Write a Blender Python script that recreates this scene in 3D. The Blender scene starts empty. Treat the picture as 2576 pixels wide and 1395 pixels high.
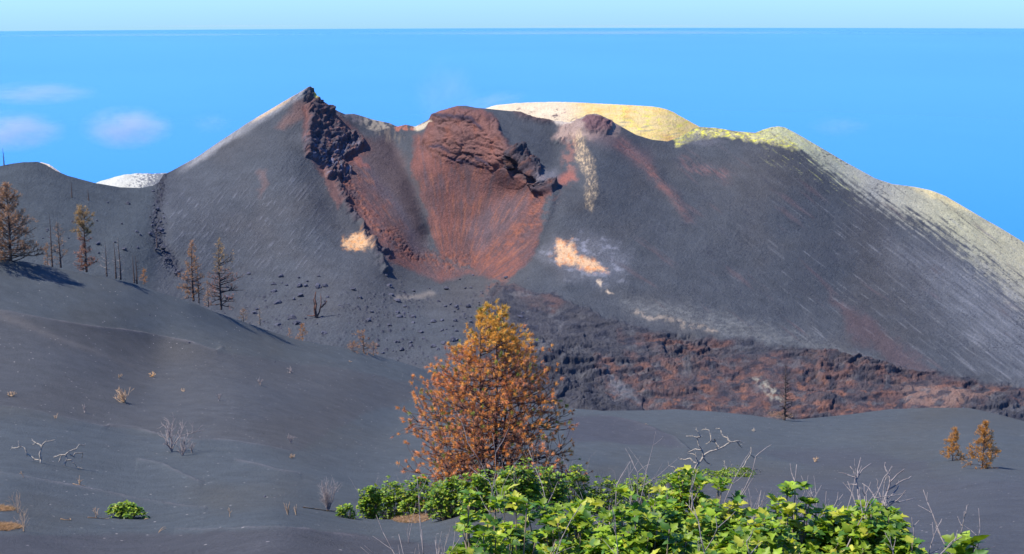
import bpy, math, random
import numpy as np
from mathutils import Vector, Matrix
R = math.radians
random.seed(7)
rng = np.random.default_rng(7)
scene = bpy.context.scene

# ------------------------------------------------------------------ camera
# picture units: the photograph is 2576 x 1395 units, focal length 3540 units
W, H, F = 2576.0, 1395.0, 3540.0
PITCH, ROLL = R(11.07), R(0.155)
FWD = Vector((0, math.cos(PITCH), -math.sin(PITCH)))
UP0 = Vector((0, math.sin(PITCH), math.cos(PITCH)))
RT0 = Vector((1, 0, 0))
RT = (RT0 * math.cos(ROLL) - UP0 * math.sin(ROLL)).normalized()
UP = (UP0 * math.cos(ROLL) + RT0 * math.sin(ROLL)).normalized()
cam = bpy.data.cameras.new('camera')
cam.sensor_width = 36.0
cam.lens = 36.0 * F / W
cam.clip_start = 0.2
cam.clip_end = 400000.0
camo = bpy.data.objects.new('camera', cam)
scene.collection.objects.link(camo)
camo.matrix_world = Matrix(((RT.x, UP.x, -FWD.x, 0), (RT.y, UP.y, -FWD.y, 0), (RT.z, UP.z, -FWD.z, 0), (0, 0, 0, 1)))
scene.camera = camo

# ------------------------------------------------------------------ light
SUN_EL, SUN_AZ = R(58), R(-93)          # azimuth from +Y towards +X (negative = left)
sd = Vector((math.sin(SUN_AZ) * math.cos(SUN_EL), math.cos(SUN_AZ) * math.cos(SUN_EL), math.sin(SUN_EL)))
world = bpy.data.worlds.new('World')
scene.world = world
world.use_nodes = True
nt = world.node_tree
bg = nt.nodes['Background']
sky = nt.nodes.new('ShaderNodeTexSky')
sky.sky_type = 'NISHITA'
sky.sun_disc = False
sky.sun_elevation = SUN_EL
sky.sun_rotation = SUN_AZ
sky.altitude = 1100
sky.air_density = 1.2
sky.dust_density = 0.3
sky.ozone_density = 1.5
tnt = nt.nodes.new('ShaderNodeMix'); tnt.data_type = 'RGBA'; tnt.blend_type = 'MULTIPLY'; tnt.inputs[0].default_value = 1.0
tnt.inputs[7].default_value = (0.275, 0.56, 1.12, 1)
nt.links.new(sky.outputs[0], tnt.inputs[6]); nt.links.new(tnt.outputs[2], bg.inputs[0])
bg.inputs[1].default_value = 0.15
sun = bpy.data.lights.new('sun', 'SUN')
sun.energy = 5.0
sun.angle = R(0.5)
sun.color = (1.0, 0.95, 0.88)
suno = bpy.data.objects.new('sun', sun)
scene.collection.objects.link(suno)
suno.rotation_euler = (-sd).to_track_quat('-Z', 'Y').to_euler()
scene.view_settings.view_transform = 'Standard'
scene.view_settings.look = 'None'
scene.view_settings.exposure = 0.58
scene.view_settings.gamma = 1.0
scene.render.engine = 'CYCLES'
scene.cycles.max_bounces = 6
scene.cycles.volume_bounces = 0

# ------------------------------------------------------------------ numpy helpers
def _hash(ix, iy, seed):
    a = ix.astype(np.int64).astype(np.uint32); b = iy.astype(np.int64).astype(np.uint32)
    h = a * np.uint32(374761393) + b * np.uint32(668265263) + np.uint32((seed * 2246822519) & 0xffffffff)
    h = (h ^ (h >> np.uint32(13))) * np.uint32(1274126177)
    h = (h ^ (h >> np.uint32(16))) * np.uint32(2246822519)
    return (h ^ (h >> np.uint32(13)))
def h01(ix, iy, seed):
    return _hash(ix, iy, seed).astype(np.float64) / 4294967296.0
def perlin(x, y, seed=0):
    x = np.asarray(x, float); y = np.asarray(y, float)
    x0 = np.floor(x); y0 = np.floor(y); fx = x - x0; fy = y - y0
    def g(ix, iy, dx, dy):
        a = h01(ix, iy, seed) * 6.2831853
        return np.cos(a) * dx + np.sin(a) * dy
    n00 = g(x0, y0, fx, fy); n10 = g(x0 + 1, y0, fx - 1, fy)
    n01 = g(x0, y0 + 1, fx, fy - 1); n11 = g(x0 + 1, y0 + 1, fx - 1, fy - 1)
    u = fx * fx * fx * (fx * (fx * 6 - 15) + 10); w = fy * fy * fy * (fy * (fy * 6 - 15) + 10)
    return ((n00 * (1 - u) + n10 * u) * (1 - w) + (n01 * (1 - u) + n11 * u) * w) * 1.5
def fbm(x, y, o=4, seed=0, gain=0.5):
    s = 0; a = 1.0; t = 0
    for i in range(o):
        s = s + a * perlin(x * 2.03 ** i + 17.3 * i, y * 2.03 ** i - 9.1 * i, seed + i); t += a; a *= gain
    return s / t
def ridged(x, y, o=4, seed=0, gain=0.55):
    s = 0; a = 1.0; t = 0
    for i in range(o):
        s = s + a * (1 - 2 * np.abs(perlin(x * 2.1 ** i + 5.3 * i, y * 2.1 ** i + 3.7 * i, seed + i))); t += a; a *= gain
    return s / t
def worley(x, y, seed=0):
    """distance to nearest point, second nearest, random value of nearest cell"""
    x = np.asarray(x, float); y = np.asarray(y, float)
    x0 = np.floor(x); y0 = np.floor(y)
    d1 = np.full(x.shape, 9.0); d2 = np.full(x.shape, 9.0); v = np.zeros(x.shape)
    for i in (-1, 0, 1):
        for j in (-1, 0, 1):
            cx = x0 + i; cy = y0 + j
            px = cx + h01(cx, cy, seed); py = cy + h01(cx, cy, seed + 71)
            d = np.hypot(x - px, y - py); r = h01(cx, cy, seed + 139)
            n = d < d1
            d2 = np.where(n, d1, np.minimum(d2, d)); v = np.where(n, r, v); d1 = np.where(n, d, d1)
    return d1, d2, v
def sstep(a, b, x):
    t = np.clip((x - a) / (b - a), 0, 1); return t * t * (3 - 2 * t)
def pldist(u, v, pts):
    """distance to a polyline and parameter 0..1 along it"""
    best = np.full(u.shape, 1e9); tt = np.zeros(u.shape); n = len(pts) - 1
    for k in range(n):
        ax, ay = pts[k]; bx, by = pts[k + 1]
        dx, dy = bx - ax, by - ay; L = dx * dx + dy * dy + 1e-9
        t = np.clip(((u - ax) * dx + (v - ay) * dy) / L, 0, 1)
        d = np.hypot(u - ax - t * dx, v - ay - t * dy)
        m = d < best
        best = np.where(m, d, best); tt = np.where(m, (k + t) / n, tt)
    return best, tt
def polysd(u, v, pts):
    """signed distance to polygon, positive inside"""
    d, _ = pldist(u, v, list(pts) + [pts[0]])
    ins = np.zeros(u.shape, bool); n = len(pts); j = n - 1
    for i in range(n):
        xi, yi = pts[i]; xj, yj = pts[j]
        if yi != yj:
            c = ((yi > v) != (yj > v)) & (u < (xj - xi) * (v - yi) / (yj - yi) + xi)
            ins ^= c
        j = i
    return np.where(ins, d, -d)
def ray(u, v):
    """direction of the picture point, scaled to unit y"""
    a = (np.asarray(u, float) - W / 2); b = (H / 2 - np.asarray(v, float))
    dx = a * RT.x + b * UP.x + F * FWD.x; dy = a * RT.y + b * UP.y + F * FWD.y; dz = a * RT.z + b * UP.z + F * FWD.z
    return dx / dy, dz / dy
def P(u, v, Y):
    x, z = ray(u, v); return np.stack([x * Y, Y + 0 * x, z * Y], -1)
def project(p):
    p = np.asarray(p, float)
    c = p @ np.array([list(RT), list(UP), list(FWD)]).T
    return W / 2 + F * c[..., 0] / c[..., 2], H / 2 - F * c[..., 1] / c[..., 2]
class TPS:
    def __init__(s, pts, reg=1e-4):
        p = np.array(pts, float); s.c = p[:, :2] / 1000.0; z = p[:, 2]; n = len(p)
        A = np.zeros((n + 3, n + 3)); A[:n, :n] = s.k(s.c, s.c) + reg * np.eye(n)
        A[:n, n] = 1; A[:n, n + 1:] = s.c; A[n:, :n] = A[:n, n:].T
        s.w = np.linalg.solve(A, np.concatenate([z, [0, 0, 0]]))
    def k(s, a, b):
        r2 = ((a[:, None, :] - b[None, :, :]) ** 2).sum(-1); return 0.5 * r2 * np.log(r2 + 1e-12)
    def __call__(s, u, v):
        u = np.asarray(u, float); v = np.asarray(v, float); sh = np.broadcast(u, v).shape
        q = np.stack([np.broadcast_to(u, sh).ravel(), np.broadcast_to(v, sh).ravel()], -1) / 1000.0
        out = np.empty(len(q))
        for i in range(0, len(q), 200000):
            k = s.k(q[i:i + 200000], s.c); n = len(s.c)
            out[i:i + 200000] = k @ s.w[:n] + s.w[n] + q[i:i + 200000] @ s.w[n + 1:]
        return out.reshape(sh)

# ------------------------------------------------------------------ object helpers
def mesh_np(name, verts, faces, mat, smooth=True, col=None):
    """faces: (n,3) or (n,4) int array, or a list of such arrays"""
    if not isinstance(faces, (list, tuple)): faces = [faces]
    faces = [np.asarray(f, np.int32) for f in faces if len(f)]
    me = bpy.data.meshes.new(name)
    nv = len(verts); nl = sum(f.size for f in faces); nf = sum(len(f) for f in faces)
    me.vertices.add(nv); me.vertices.foreach_set('co', np.asarray(verts, np.float32).ravel())
    me.loops.add(nl); me.loops.foreach_set('vertex_index', np.concatenate([f.ravel() for f in faces]))
    tot = np.concatenate([np.full(len(f), f.shape[1], np.int32) for f in faces])
    me.polygons.add(nf); me.polygons.foreach_set('loop_start', np.concatenate([[0], np.cumsum(tot)[:-1]]).astype(np.int32))
    me.polygons.foreach_set('use_smooth', np.full(nf, smooth, bool))
    me.update(calc_edges=True)
    if col is not None:
        a = me.color_attributes.new('tint', 'FLOAT_COLOR', 'POINT')
        c = np.ones((nv, 4), np.float32); c[:, :3] = col; a.data.foreach_set('color', c.ravel())
    me.materials.append(mat)
    me.validate()
    return me
def link(name, me, parent=None, loc=(0, 0, 0)):
    o = bpy.data.objects.new(name, me); scene.collection.objects.link(o); o.location = loc
    if parent: o.parent = parent
    return o
def tag(o, label, cat, group=None):
    o['label'] = label; o['category'] = cat
    if group: o['group'] = group
    return o
def thing(name, label, cat, loc, group=None, rz=0.0):
    o = bpy.data.objects.new(name, None); scene.collection.objects.link(o)
    o.location = loc; o.rotation_euler = (0, 0, rz); o.empty_display_size = 0.3
    return tag(o, label, cat, group)
def struct(o):
    o['kind'] = 'structure'; return o

# ------------------------------------------------------------------ materials
def newmat(name):
    m = bpy.data.materials.new(name); m.use_nodes = True
    t = m.node_tree; return m, t, t.nodes['Principled BSDF']
def N(t, kind, **kw):
    n = t.nodes.new(kind)
    for k, v in kw.items():
        if k.startswith('_'): setattr(n, k[1:], v)
        else: n.inputs[k].default_value = v
    return n
def noise(t, scale, detail=6, rough=0.6, vec=None):
    n = N(t, 'ShaderNodeTexNoise', Scale=scale, Detail=detail, Roughness=rough)
    if vec is None:
        g = N(t, 'ShaderNodeNewGeometry'); vec = g.outputs['Position']
    t.links.new(vec, n.inputs['Vector']); return n
def ramp(t, src, pts):
    r = t.nodes.new('ShaderNodeValToRGB'); e = r.color_ramp.elements
    while len(e) < len(pts): e.new(0.5)
    for k, (p, c) in enumerate(pts):
        e[k].position = p; e[k].color = (c[0], c[1], c[2], 1) if not isinstance(c, (int, float)) else (c, c, c, 1)
    t.links.new(src, r.inputs[0]); return r
def mixc(t, a, b, fac, mode='MULTIPLY'):
    m = t.nodes.new('ShaderNodeMix'); m.data_type = 'RGBA'; m.blend_type = mode
    for s, i in ((a, 6), (b, 7)):
        if isinstance(s, tuple): m.inputs[i].default_value = (*s, 1)
        else: t.links.new(s, m.inputs[i])
    if isinstance(fac, (int, float)): m.inputs[0].default_value = fac
    else: t.links.new(fac, m.inputs[0])
    return m.outputs[2]
def terrain_mat(name, s1, s2, bump_s, bump_d, contrast=(0.72, 1.28), speck=0.0, speck_s=1.0):
    m, t, b = newmat(name)
    at = N(t, 'ShaderNodeAttribute', _attribute_name='tint')
    n1 = noise(t, s1, 8, 0.65); n2 = noise(t, s2, 5, 0.7)
    c = mixc(t, at.outputs['Color'], ramp(t, n1.outputs[0], [(0.3, contrast[0]), (0.7, contrast[1])]).outputs[0], 1.0)
    c = mixc(t, c, ramp(t, n2.outputs[0], [(0.25, 0.7), (0.75, 1.3)]).outputs[0], 1.0)
    if speck:
        v = N(t, 'ShaderNodeTexVoronoi', Scale=speck_s, Randomness=1.0)
        g = N(t, 'ShaderNodeNewGeometry'); t.links.new(g.outputs['Position'], v.inputs['Vector'])
        r = ramp(t, v.outputs['Distance'], [(0.0, 1.0), (0.10, 1.0), (0.16, 0.0)])
        sep = N(t, 'ShaderNodeSeparateColor'); t.links.new(v.outputs['Color'], sep.inputs[0])
        r2 = ramp(t, sep.outputs[0], [(1 - speck - 0.02, 0.0), (1 - speck, 1.0)])
        fac = mixc(t, r.outputs[0], r2.outputs[0], 1.0)
        pc = ramp(t, sep.outputs[1], [(0.0, (0.02, 0.02, 0.025)), (0.55, (0.03, 0.03, 0.035)), (0.6, (0.35, 0.3, 0.28)), (1.0, (0.42, 0.38, 0.35))])
        rgb = N(t, 'ShaderNodeRGBToBW'); t.links.new(fac, rgb.inputs[0])
        c = mixc(t, c, pc.outputs[0], rgb.outputs[0], 'MIX')
    t.links.new(c, b.inputs['Base Color'])
    b.inputs['Roughness'].default_value = 0.95
    b.inputs['Specular IOR Level'].default_value = 0.15
    nb = noise(t, bump_s, 8, 0.7)
    bp = N(t, 'ShaderNodeBump', Strength=0.9, Distance=bump_d)
    t.links.new(nb.outputs[0], bp.inputs['Height']); t.links.new(bp.outputs[0], b.inputs['Normal'])
    return m
M_volc = terrain_mat('volcano_rock_and_ash', 0.12, 1.7, 0.9, 0.8, (0.84, 1.16))
M_ash = terrain_mat('wind_blown_ash', 0.5, 7.0, 6.0, 0.14, (0.86, 1.14), 0.22, 1.9)
def rockmat():
    m, t, b = newmat('dark_lava_rock')
    at = N(t, 'ShaderNodeAttribute', _attribute_name='tint')
    n = noise(t, 2.2, 6, 0.7)
    c = mixc(t, at.outputs['Color'], ramp(t, n.outputs[0], [(0.3, 0.6), (0.7, 1.5)]).outputs[0], 1.0)
    t.links.new(c, b.inputs['Base Color']); b.inputs['Roughness'].default_value = 0.9
    bp = N(t, 'ShaderNodeBump', Strength=0.8, Distance=0.3); t.links.new(n.outputs[0], bp.inputs['Height']); t.links.new(bp.outputs[0], b.inputs['Normal'])
    return m
M_rock = rockmat()
def wood(name, c1, c2, s=6.0):
    m, t, b = newmat(name)
    n = noise(t, s, 5, 0.7)
    r = ramp(t, n.outputs[0], [(0.3, c1), (0.7, c2)])
    t.links.new(r.outputs[0], b.inputs['Base Color']); b.inputs['Roughness'].default_value = 0.85
    b.inputs['Specular IOR Level'].default_value = 0.2
    bp = N(t, 'ShaderNodeBump', Strength=0.6, Distance=0.02); t.links.new(n.outputs[0], bp.inputs['Height']); t.links.new(bp.outputs[0], b.inputs['Normal'])
    return m
M_char = wood('charred_bark', (0.03, 0.024, 0.024), (0.105, 0.075, 0.062))
M_bark = wood('red_brown_bark', (0.05, 0.025, 0.02), (0.17, 0.085, 0.06))
M_grey = wood('weathered_grey_wood', (0.16, 0.13, 0.12), (0.34, 0.29, 0.26))
M_pale = wood('bleached_wood', (0.22, 0.18, 0.14), (0.44, 0.39, 0.31))
M_tan = wood('dry_tan_twigs', (0.28, 0.18, 0.10), (0.52, 0.36, 0.22))
M_straw = wood('dry_straw', (0.5, 0.28, 0.12), (0.7, 0.45, 0.22), 20)
M_stem = wood('green_brown_stem', (0.10, 0.08, 0.05), (0.24, 0.19, 0.13))
def leafmat(name, trans=0.35, rough=0.45, spec=0.4, bump=False):
    m, t, b = newmat(name)
    at = N(t, 'ShaderNodeAttribute', _attribute_name='tint')
    n = noise(t, 9.0, 3, 0.6)
    c = mixc(t, at.outputs['Color'], ramp(t, n.outputs[0], [(0.3, 0.75), (0.7, 1.25)]).outputs[0], 1.0)
    t.links.new(c, b.inputs['Base Color'])
    b.inputs['Roughness'].default_value = rough; b.inputs['Specular IOR Level'].default_value = spec
    tr = N(t, 'ShaderNodeBsdfTranslucent'); mx = N(t, 'ShaderNodeMixShader', Fac=trans)
    c2 = mixc(t, c, (1.3, 1.35, 0.6), 1.0)
    t.links.new(c2, tr.inputs[0])
    t.links.new(b.outputs[0], mx.inputs[1]); t.links.new(tr.outputs[0], mx.inputs[2])
    t.links.new(mx.outputs[0], t.nodes['Material Output'].inputs[0])
    return m
M_leaf = leafmat('fig_leaves', 0.32, 0.5, 0.3)
M_needle = leafmat('pine_needles', 0.25, 0.7, 0.15)

# ------------------------------------------------------------------ depth of the two land sheets
ASH = TPS([
    (-250, 635, 185), (0, 652, 190), (150, 676, 195), (330, 715, 200), (480, 762, 205), (600, 805, 212), (750, 856, 220),
    (900, 885, 228), (1050, 930, 236), (1200, 985, 243), (1405, 1025, 258), (1560, 1035, 262), (1750, 1033, 268), (1970, 1056, 268),
    (2100, 1046, 285), (2300, 1026, 300), (2440, 1027, 300), (2576, 1060, 285), (2800, 1090, 275),
    (0, 800, 168), (400, 900, 178), (0, 1000, 130), (600, 1000, 152), (1000, 1060, 178), (1500, 1150, 160), (2000, 1150, 195),
    (2500, 1180, 150), (1288, 1210, 86), (600, 1200, 92), (0, 1250, 72), (700, 1300, 63), (1288, 1300, 58), (2000, 1300, 75), (2576, 1395, 52), (1288, 1395, 47),
    (0, 1395, 50), (-250, 1395, 50), (2800, 1395, 50), (-250, 1000, 130), (2800, 1180, 150),
    (-250, 1775, 17), (600, 1775, 17), (1288, 1775, 16), (2000, 1775, 16), (2800, 1775, 17)])
VOL = TPS([
    # left hill and basin
    (-250, 440, 540), (0, 415, 555), (80, 407, 560), (160, 440, 560), (330, 474, 575), (400, 458, 590), (-250, 700, 440), (0, 680, 455), (200, 700, 455),
    (100, 560, 500), (330, 600, 500), (400, 700, 478), (-250, 560, 490),
    # left cone face
    (430, 432, 608), (600, 322, 625), (778, 220, 642), (500, 560, 535), (620, 450, 580), (700, 600, 528), (600, 680, 503), (740, 380, 598), (780, 500, 562),
    # left rim of the crater coming down
    (800, 300, 630), (770, 360, 606), (815, 430, 600), (850, 500, 580), (890, 580, 553), (945, 650, 522), (1000, 720, 505),
    # inside
    (850, 285, 648), (930, 305, 660), (1000, 320, 666), (1045, 320, 666), (930, 400, 624), (960, 500, 598), (1020, 450, 618), (1075, 560, 594), (1060, 640, 568),
    (1150, 267, 655), (1130, 340, 632), (1180, 400, 622), (1230, 340, 626), (1150, 500, 612), (1180, 600, 588), (1200, 660, 566), (1270, 560, 590), (1300, 480, 600),
    # right rim
    (1290, 385, 606), (1340, 440, 590), (1385, 475, 578), (1370, 560, 558), (1320, 650, 538), (1270, 720, 515),
    # right dark saddle, mound, big right flank
    (1300, 284, 656), (1360, 340, 640), (1400, 400, 622), (1430, 318, 655), (1500, 292, 655), (1480, 400, 612), (1500, 540, 565), (1450, 640, 535), (1600, 345, 655),
    (1700, 352, 668), (1850, 332, 680), (1955, 320, 684), (2130, 412, 682), (2280, 468, 682), (2440, 530, 678), (2576, 612, 668), (2800, 740, 650),
    (1700, 500, 605), (1900, 500, 618), (1700, 700, 530), (2000, 700, 560), (2300, 700, 600), (2000, 850, 505), (2300, 880, 525), (2576, 800, 590), (2576, 950, 520), (2800, 950, 540),
    # valley floor and lava field
    (700, 760, 470), (900, 850, 430), (900, 760, 465), (1150, 800, 455), (1100, 920, 405), (1400, 800, 470), (1400, 950, 400), (1700, 860, 470), (1700, 1000, 405), (2000, 1000, 425),
    (2300, 1000, 460), (2576, 1030, 470), (2800, 1060, 480),
    (400, 780, 445), (700, 900, 410), (1100, 1050, 365), (1400, 1100, 350), (1700, 1120, 355), (2000, 1130, 365), (2300, 1120, 380), (2576, 1140, 390), (2800, 1150, 390), (-250, 800, 410), (0, 780, 420)])
# fine and large relief of the ash dunes (metres, along z) -- a function of place on the sheet
DRIFTS = [  # lips of wind-blown drifts: polyline, height, upper tone, lower tone
    ([(0, 792), (120, 812), (300, 832), (480, 862), (545, 882), (560, 868)], 0.5),
    ([(30, 1022), (150, 1045), (260, 1068), (275, 1062), (350, 1072), (420, 1095), (500, 1110), (560, 1105), (640, 1115), (735, 1125)], 0.45),
    ([(345, 1155), (410, 1168), (440, 1185), (510, 1208)], 0.3),
    ([(590, 1152), (640, 1162), (700, 1180), (760, 1186)], 0.18),
    ([(0, 1190), (150, 1215), (350, 1250), (520, 1268)], 0.3),
    ([(1440, 1045), (1600, 1075), (1700, 1110), (1740, 1140)], 0.8),
    ([(440, 1335), (700, 1345), (860, 1355), (1010, 1375)], 0.2),
]
def ash_relief(u, v, Y):
    x = u * Y / F; d = Y
    z = 1.3 * fbm(x / 60, d / 45, 3, 11) * np.clip(Y / 120, 0.1, 1) + 0.16 * fbm(x / 7, d / 5, 5, 15, 0.6) + 0.10 * ridged(x / 16 + d / 40, d / 7, 3, 19) * sstep(-0.1, 0.4, fbm(x / 50, d / 40, 2, 18))
    for pts, h in DRIFTS:
        dd, t = pldist(u, v, pts)
        # side: below the line (nearer) is the smooth side
        vv = np.interp(u, [p[0] for p in sorted(pts)], [p[1] for p in sorted(pts)])
        m = np.clip(1 - np.abs(t - 0.5) * 2, 0, 1) ** 0.4
        z = z + h * m * np.exp(-dd / 14.0) * np.where(v > vv, 1, np.exp(-dd / 4.0))
    return z

def grid_faces(nr, nc):
    i = np.arange(nr * nc).reshape(nr, nc)
    return np.stack([i[:-1, :-1].ravel(), i[1:, :-1].ravel(), i[1:, 1:].ravel(), i[:-1, 1:].ravel()], -1)
def normals(p):
    a = np.gradient(p, axis=1); b = np.gradient(p, axis=0)
    n = np.cross(b, a); n /= np.linalg.norm(n, axis=-1, keepdims=True) + 1e-12
    return np.where(n[..., 2:3] < 0, -n, n)
def lerpc(c, col, m):
    return c * (1 - m[..., None]) + np.array(col) * m[..., None]

# ------------------------------------------------------------------ ground: near ash slope
CREST = [(-1000, 640), (-300, 632), (0, 652), (60, 658), (150, 676), (240, 694), (330, 713), (410, 738), (480, 760), (540, 785), (600, 806), (680, 834), (750, 856), (850, 873), (900, 882), (960, 897),
         (1020, 915), (1080, 935), (1150, 965), (1250, 1000), (1405, 1025), (1515, 1034), (1620, 1033), (1700, 1030), (1800, 1036), (1889, 1045), (1960, 1056), (2004, 1056), (2070, 1050), (2139, 1043), (2239, 1030), (2340, 1026), (2438, 1027), (2500, 1040), (2576, 1060), (2900, 1105), (3600, 1110)]
def ground_point(u, v):
    u = np.asarray(u, float); v = np.asarray(v, float)
    Y = ASH(u, v); p = P(u, v, Y); p[..., 2] += ash_relief(u, v, Y); return p
def build_ground():
    us = np.concatenate([np.linspace(-1000, -310, 16), np.linspace(-300, 2876, 900), np.linspace(2890, 3600, 16)]); nc = len(us)
    vt = np.interp(us, [p[0] for p in CREST], [p[1] for p in CREST])
    ts = np.concatenate([np.linspace(0, 0.62, 360) ** 1.0, np.linspace(0.625, 1, 60)])
    v = vt[None, :] + (1775 - vt[None, :]) * ts[:, None]; u = np.broadcast_to(us, v.shape)
    Y = ASH(np.clip(u, -320, 2900), v); p = P(u, v, Y); rel = ash_relief(u, v, Y)
    p[..., 2] += rel * sstep(0, 0.03, ts)[:, None]
    # tone
    base = np.broadcast_to(np.array([0.061, 0.069, 0.072]), p.shape).copy()
    x = u * Y / F
    n1 = fbm(u / 500, v / 160, 4, 31)
    base = lerpc(base, (0.064, 0.064, 0.058), sstep(-0.1, 0.5, n1) * 0.8)
    tone = 1 + 0.10 * fbm(u / 300, v / 60, 4, 41)
    def zone(poly, soft=10.0, wob=14):
        return sstep(-soft, soft, polysd(u + wob * fbm(u / 90, v / 40, 3, 51), v + wob * 0.5 * fbm(u / 90, v / 40, 3, 57), poly))
    dark = zone([(-300, 790), (0, 792), (120, 812), (300, 832), (480, 862), (555, 885), (700, 900), (900, 930), (1020, 960), (1060, 1000), (900, 1040), (735, 1125), (640, 1115), (560, 1105), (500, 1112), (420, 1095), (350, 1072), (262, 1070), (30, 1022), (-300, 980)], 5, 6)
    base = lerpc(base, (0.062, 0.058, 0.058), dark * 0.5)
    dk2 = zone([(1420, 1060), (1540, 1060), (1650, 1085), (1720, 1130), (1600, 1120), (1430, 1115)], 6)
    base = lerpc(base, (0.052, 0.052, 0.060), dk2 * 0.8)
    dk3 = zone([(1900, 1130), (2150, 1125), (2330, 1160), (2340, 1185), (2250, 1190), (2050, 1180)], 14)
    base = lerpc(base, (0.055, 0.055, 0.062), dk3 * 0.6)
    dk4 = zone([(1600, 1250), (2000, 1200), (2876, 1190), (2876, 1500), (1600, 1500)], 40)
    base = lerpc(base, (0.060, 0.060, 0.068), dk4 * 0.6)
    dk5 = zone([(-300, 1350), (300, 1345), (900, 1350), (1150, 1385), (1200, 1500), (-300, 1500)], 6)
    base = lerpc(base, (0.055, 0.053, 0.056), dk5 * 0.8)
    lt = zone([(0, 798), (60, 815), (160, 860), (330, 920), (250, 900), (120, 862), (0, 815)], 12)
    base = lerpc(base, (0.105, 0.095, 0.085), lt * 0.6)
    base *= tone[..., None]
    for pts, h in DRIFTS:
        dd, t = pldist(u, v, pts); m = np.exp(-(dd / 3.2) ** 2) * np.clip(1 - np.abs(t - 0.5) * 2, 0, 1) ** 0.3 * (0.35 + 0.65 * sstep(-0.3, 0.3, fbm(u / 60, v / 30, 2, 61)))
        base = lerpc(base, (0.17, 0.15, 0.15), m * (0.45 if h < 0.7 else 0.15))
    # stones blown into short pale and dark stripes
    st = fbm(u / 30, v / 4.5, 3, 71) * sstep(0.0, 0.4, fbm(u / 260, v / 90, 2, 75))
    base = base * (1 + 0.35 * sstep(0.3, 0.6, st))[..., None] * (1 - 0.12 * sstep(0.3, 0.6, -st))[..., None]
    # far side behind the crest and near side under the camera
    back = []; colb = []
    p0 = p[0]
    dirb = np.stack([p0[:, 0] / p0[:, 1], np.ones(nc), np.zeros(nc)], -1)
    for k, (dy, dz) in enumerate([(60, -42), (36, -24), (20, -12), (10, -5.0), (5, -2.1), (2, -0.6)]):
        q = p0 + dirb * dy; q[:, 2] += dz - 0.0; back.append(q); colb.append(base[0])
    front = []; colf = []
    pl = p[-1]; 
    for k in range(1, 24):
        s = k / 23.0
        q = pl.copy(); q[:, 0] = pl[:, 0] * (1 + 1.5 * s); q[:, 1] = pl[:, 1] + (-40 - pl[:, 1]) * s; q[:, 2] = pl[:, 2] + (6.0 - pl[:, 2]) * s ** 1.0
        q[:, 2] = np.minimum(q[:, 2], -1.7 + 0 * s); front.append(q); colf.append(base[-1])
    pp = np.concatenate([np.array(back), p, np.array(front)], 0); cc = np.concatenate([np.array(colb), base, np.array(colf)], 0)
    me = mesh_np('ground', pp.reshape(-1, 3), grid_faces(*pp.shape[:2])[:, ::-1], M_ash, True, cc.reshape(-1, 3))
    struct(link('ground', me))
build_ground()

# ------------------------------------------------------------------ volcano
SIL = [(-700, 500), (-300, 445), (-100, 440), (0, 418), (30, 412), (60, 408), (95, 407), (115, 414), (140, 430), (170, 443), (240, 462), (300, 472), (350, 474), (385, 468), (400, 458), (411, 440), (430, 431), (500, 392), (560, 352), (620, 312), (690, 270),
       (740, 240), (765, 227), (776, 219), (784, 222), (790, 234), (797, 246), (815, 256), (830, 266), (850, 280), (868, 288), (890, 287), (905, 291), (940, 302), (980, 310), (1000, 319), (1020, 314), (1045, 319), (1060, 311), (1078, 301), (1086, 289),
       (1110, 278), (1150, 266), (1170, 266), (1200, 272), (1240, 276), (1290, 281), (1310, 285), (1350, 299), (1400, 308), (1430, 309), (1455, 300), (1480, 289), (1500, 288), (1530, 300), (1560, 318), (1600, 340), (1640, 352), (1680, 356), (1720, 340), (1745, 323),
       (1760, 319), (1800, 322), (1850, 330), (1900, 334), (1920, 326), (1940, 320), (1958, 318), (1975, 321), (2000, 334), (2050, 363), (2130, 410), (2200, 448), (2245, 463), (2300, 470), (2340, 479), (2380, 495), (2440, 530), (2510, 570), (2576, 610), (2900, 790), (3400, 960)]
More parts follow.
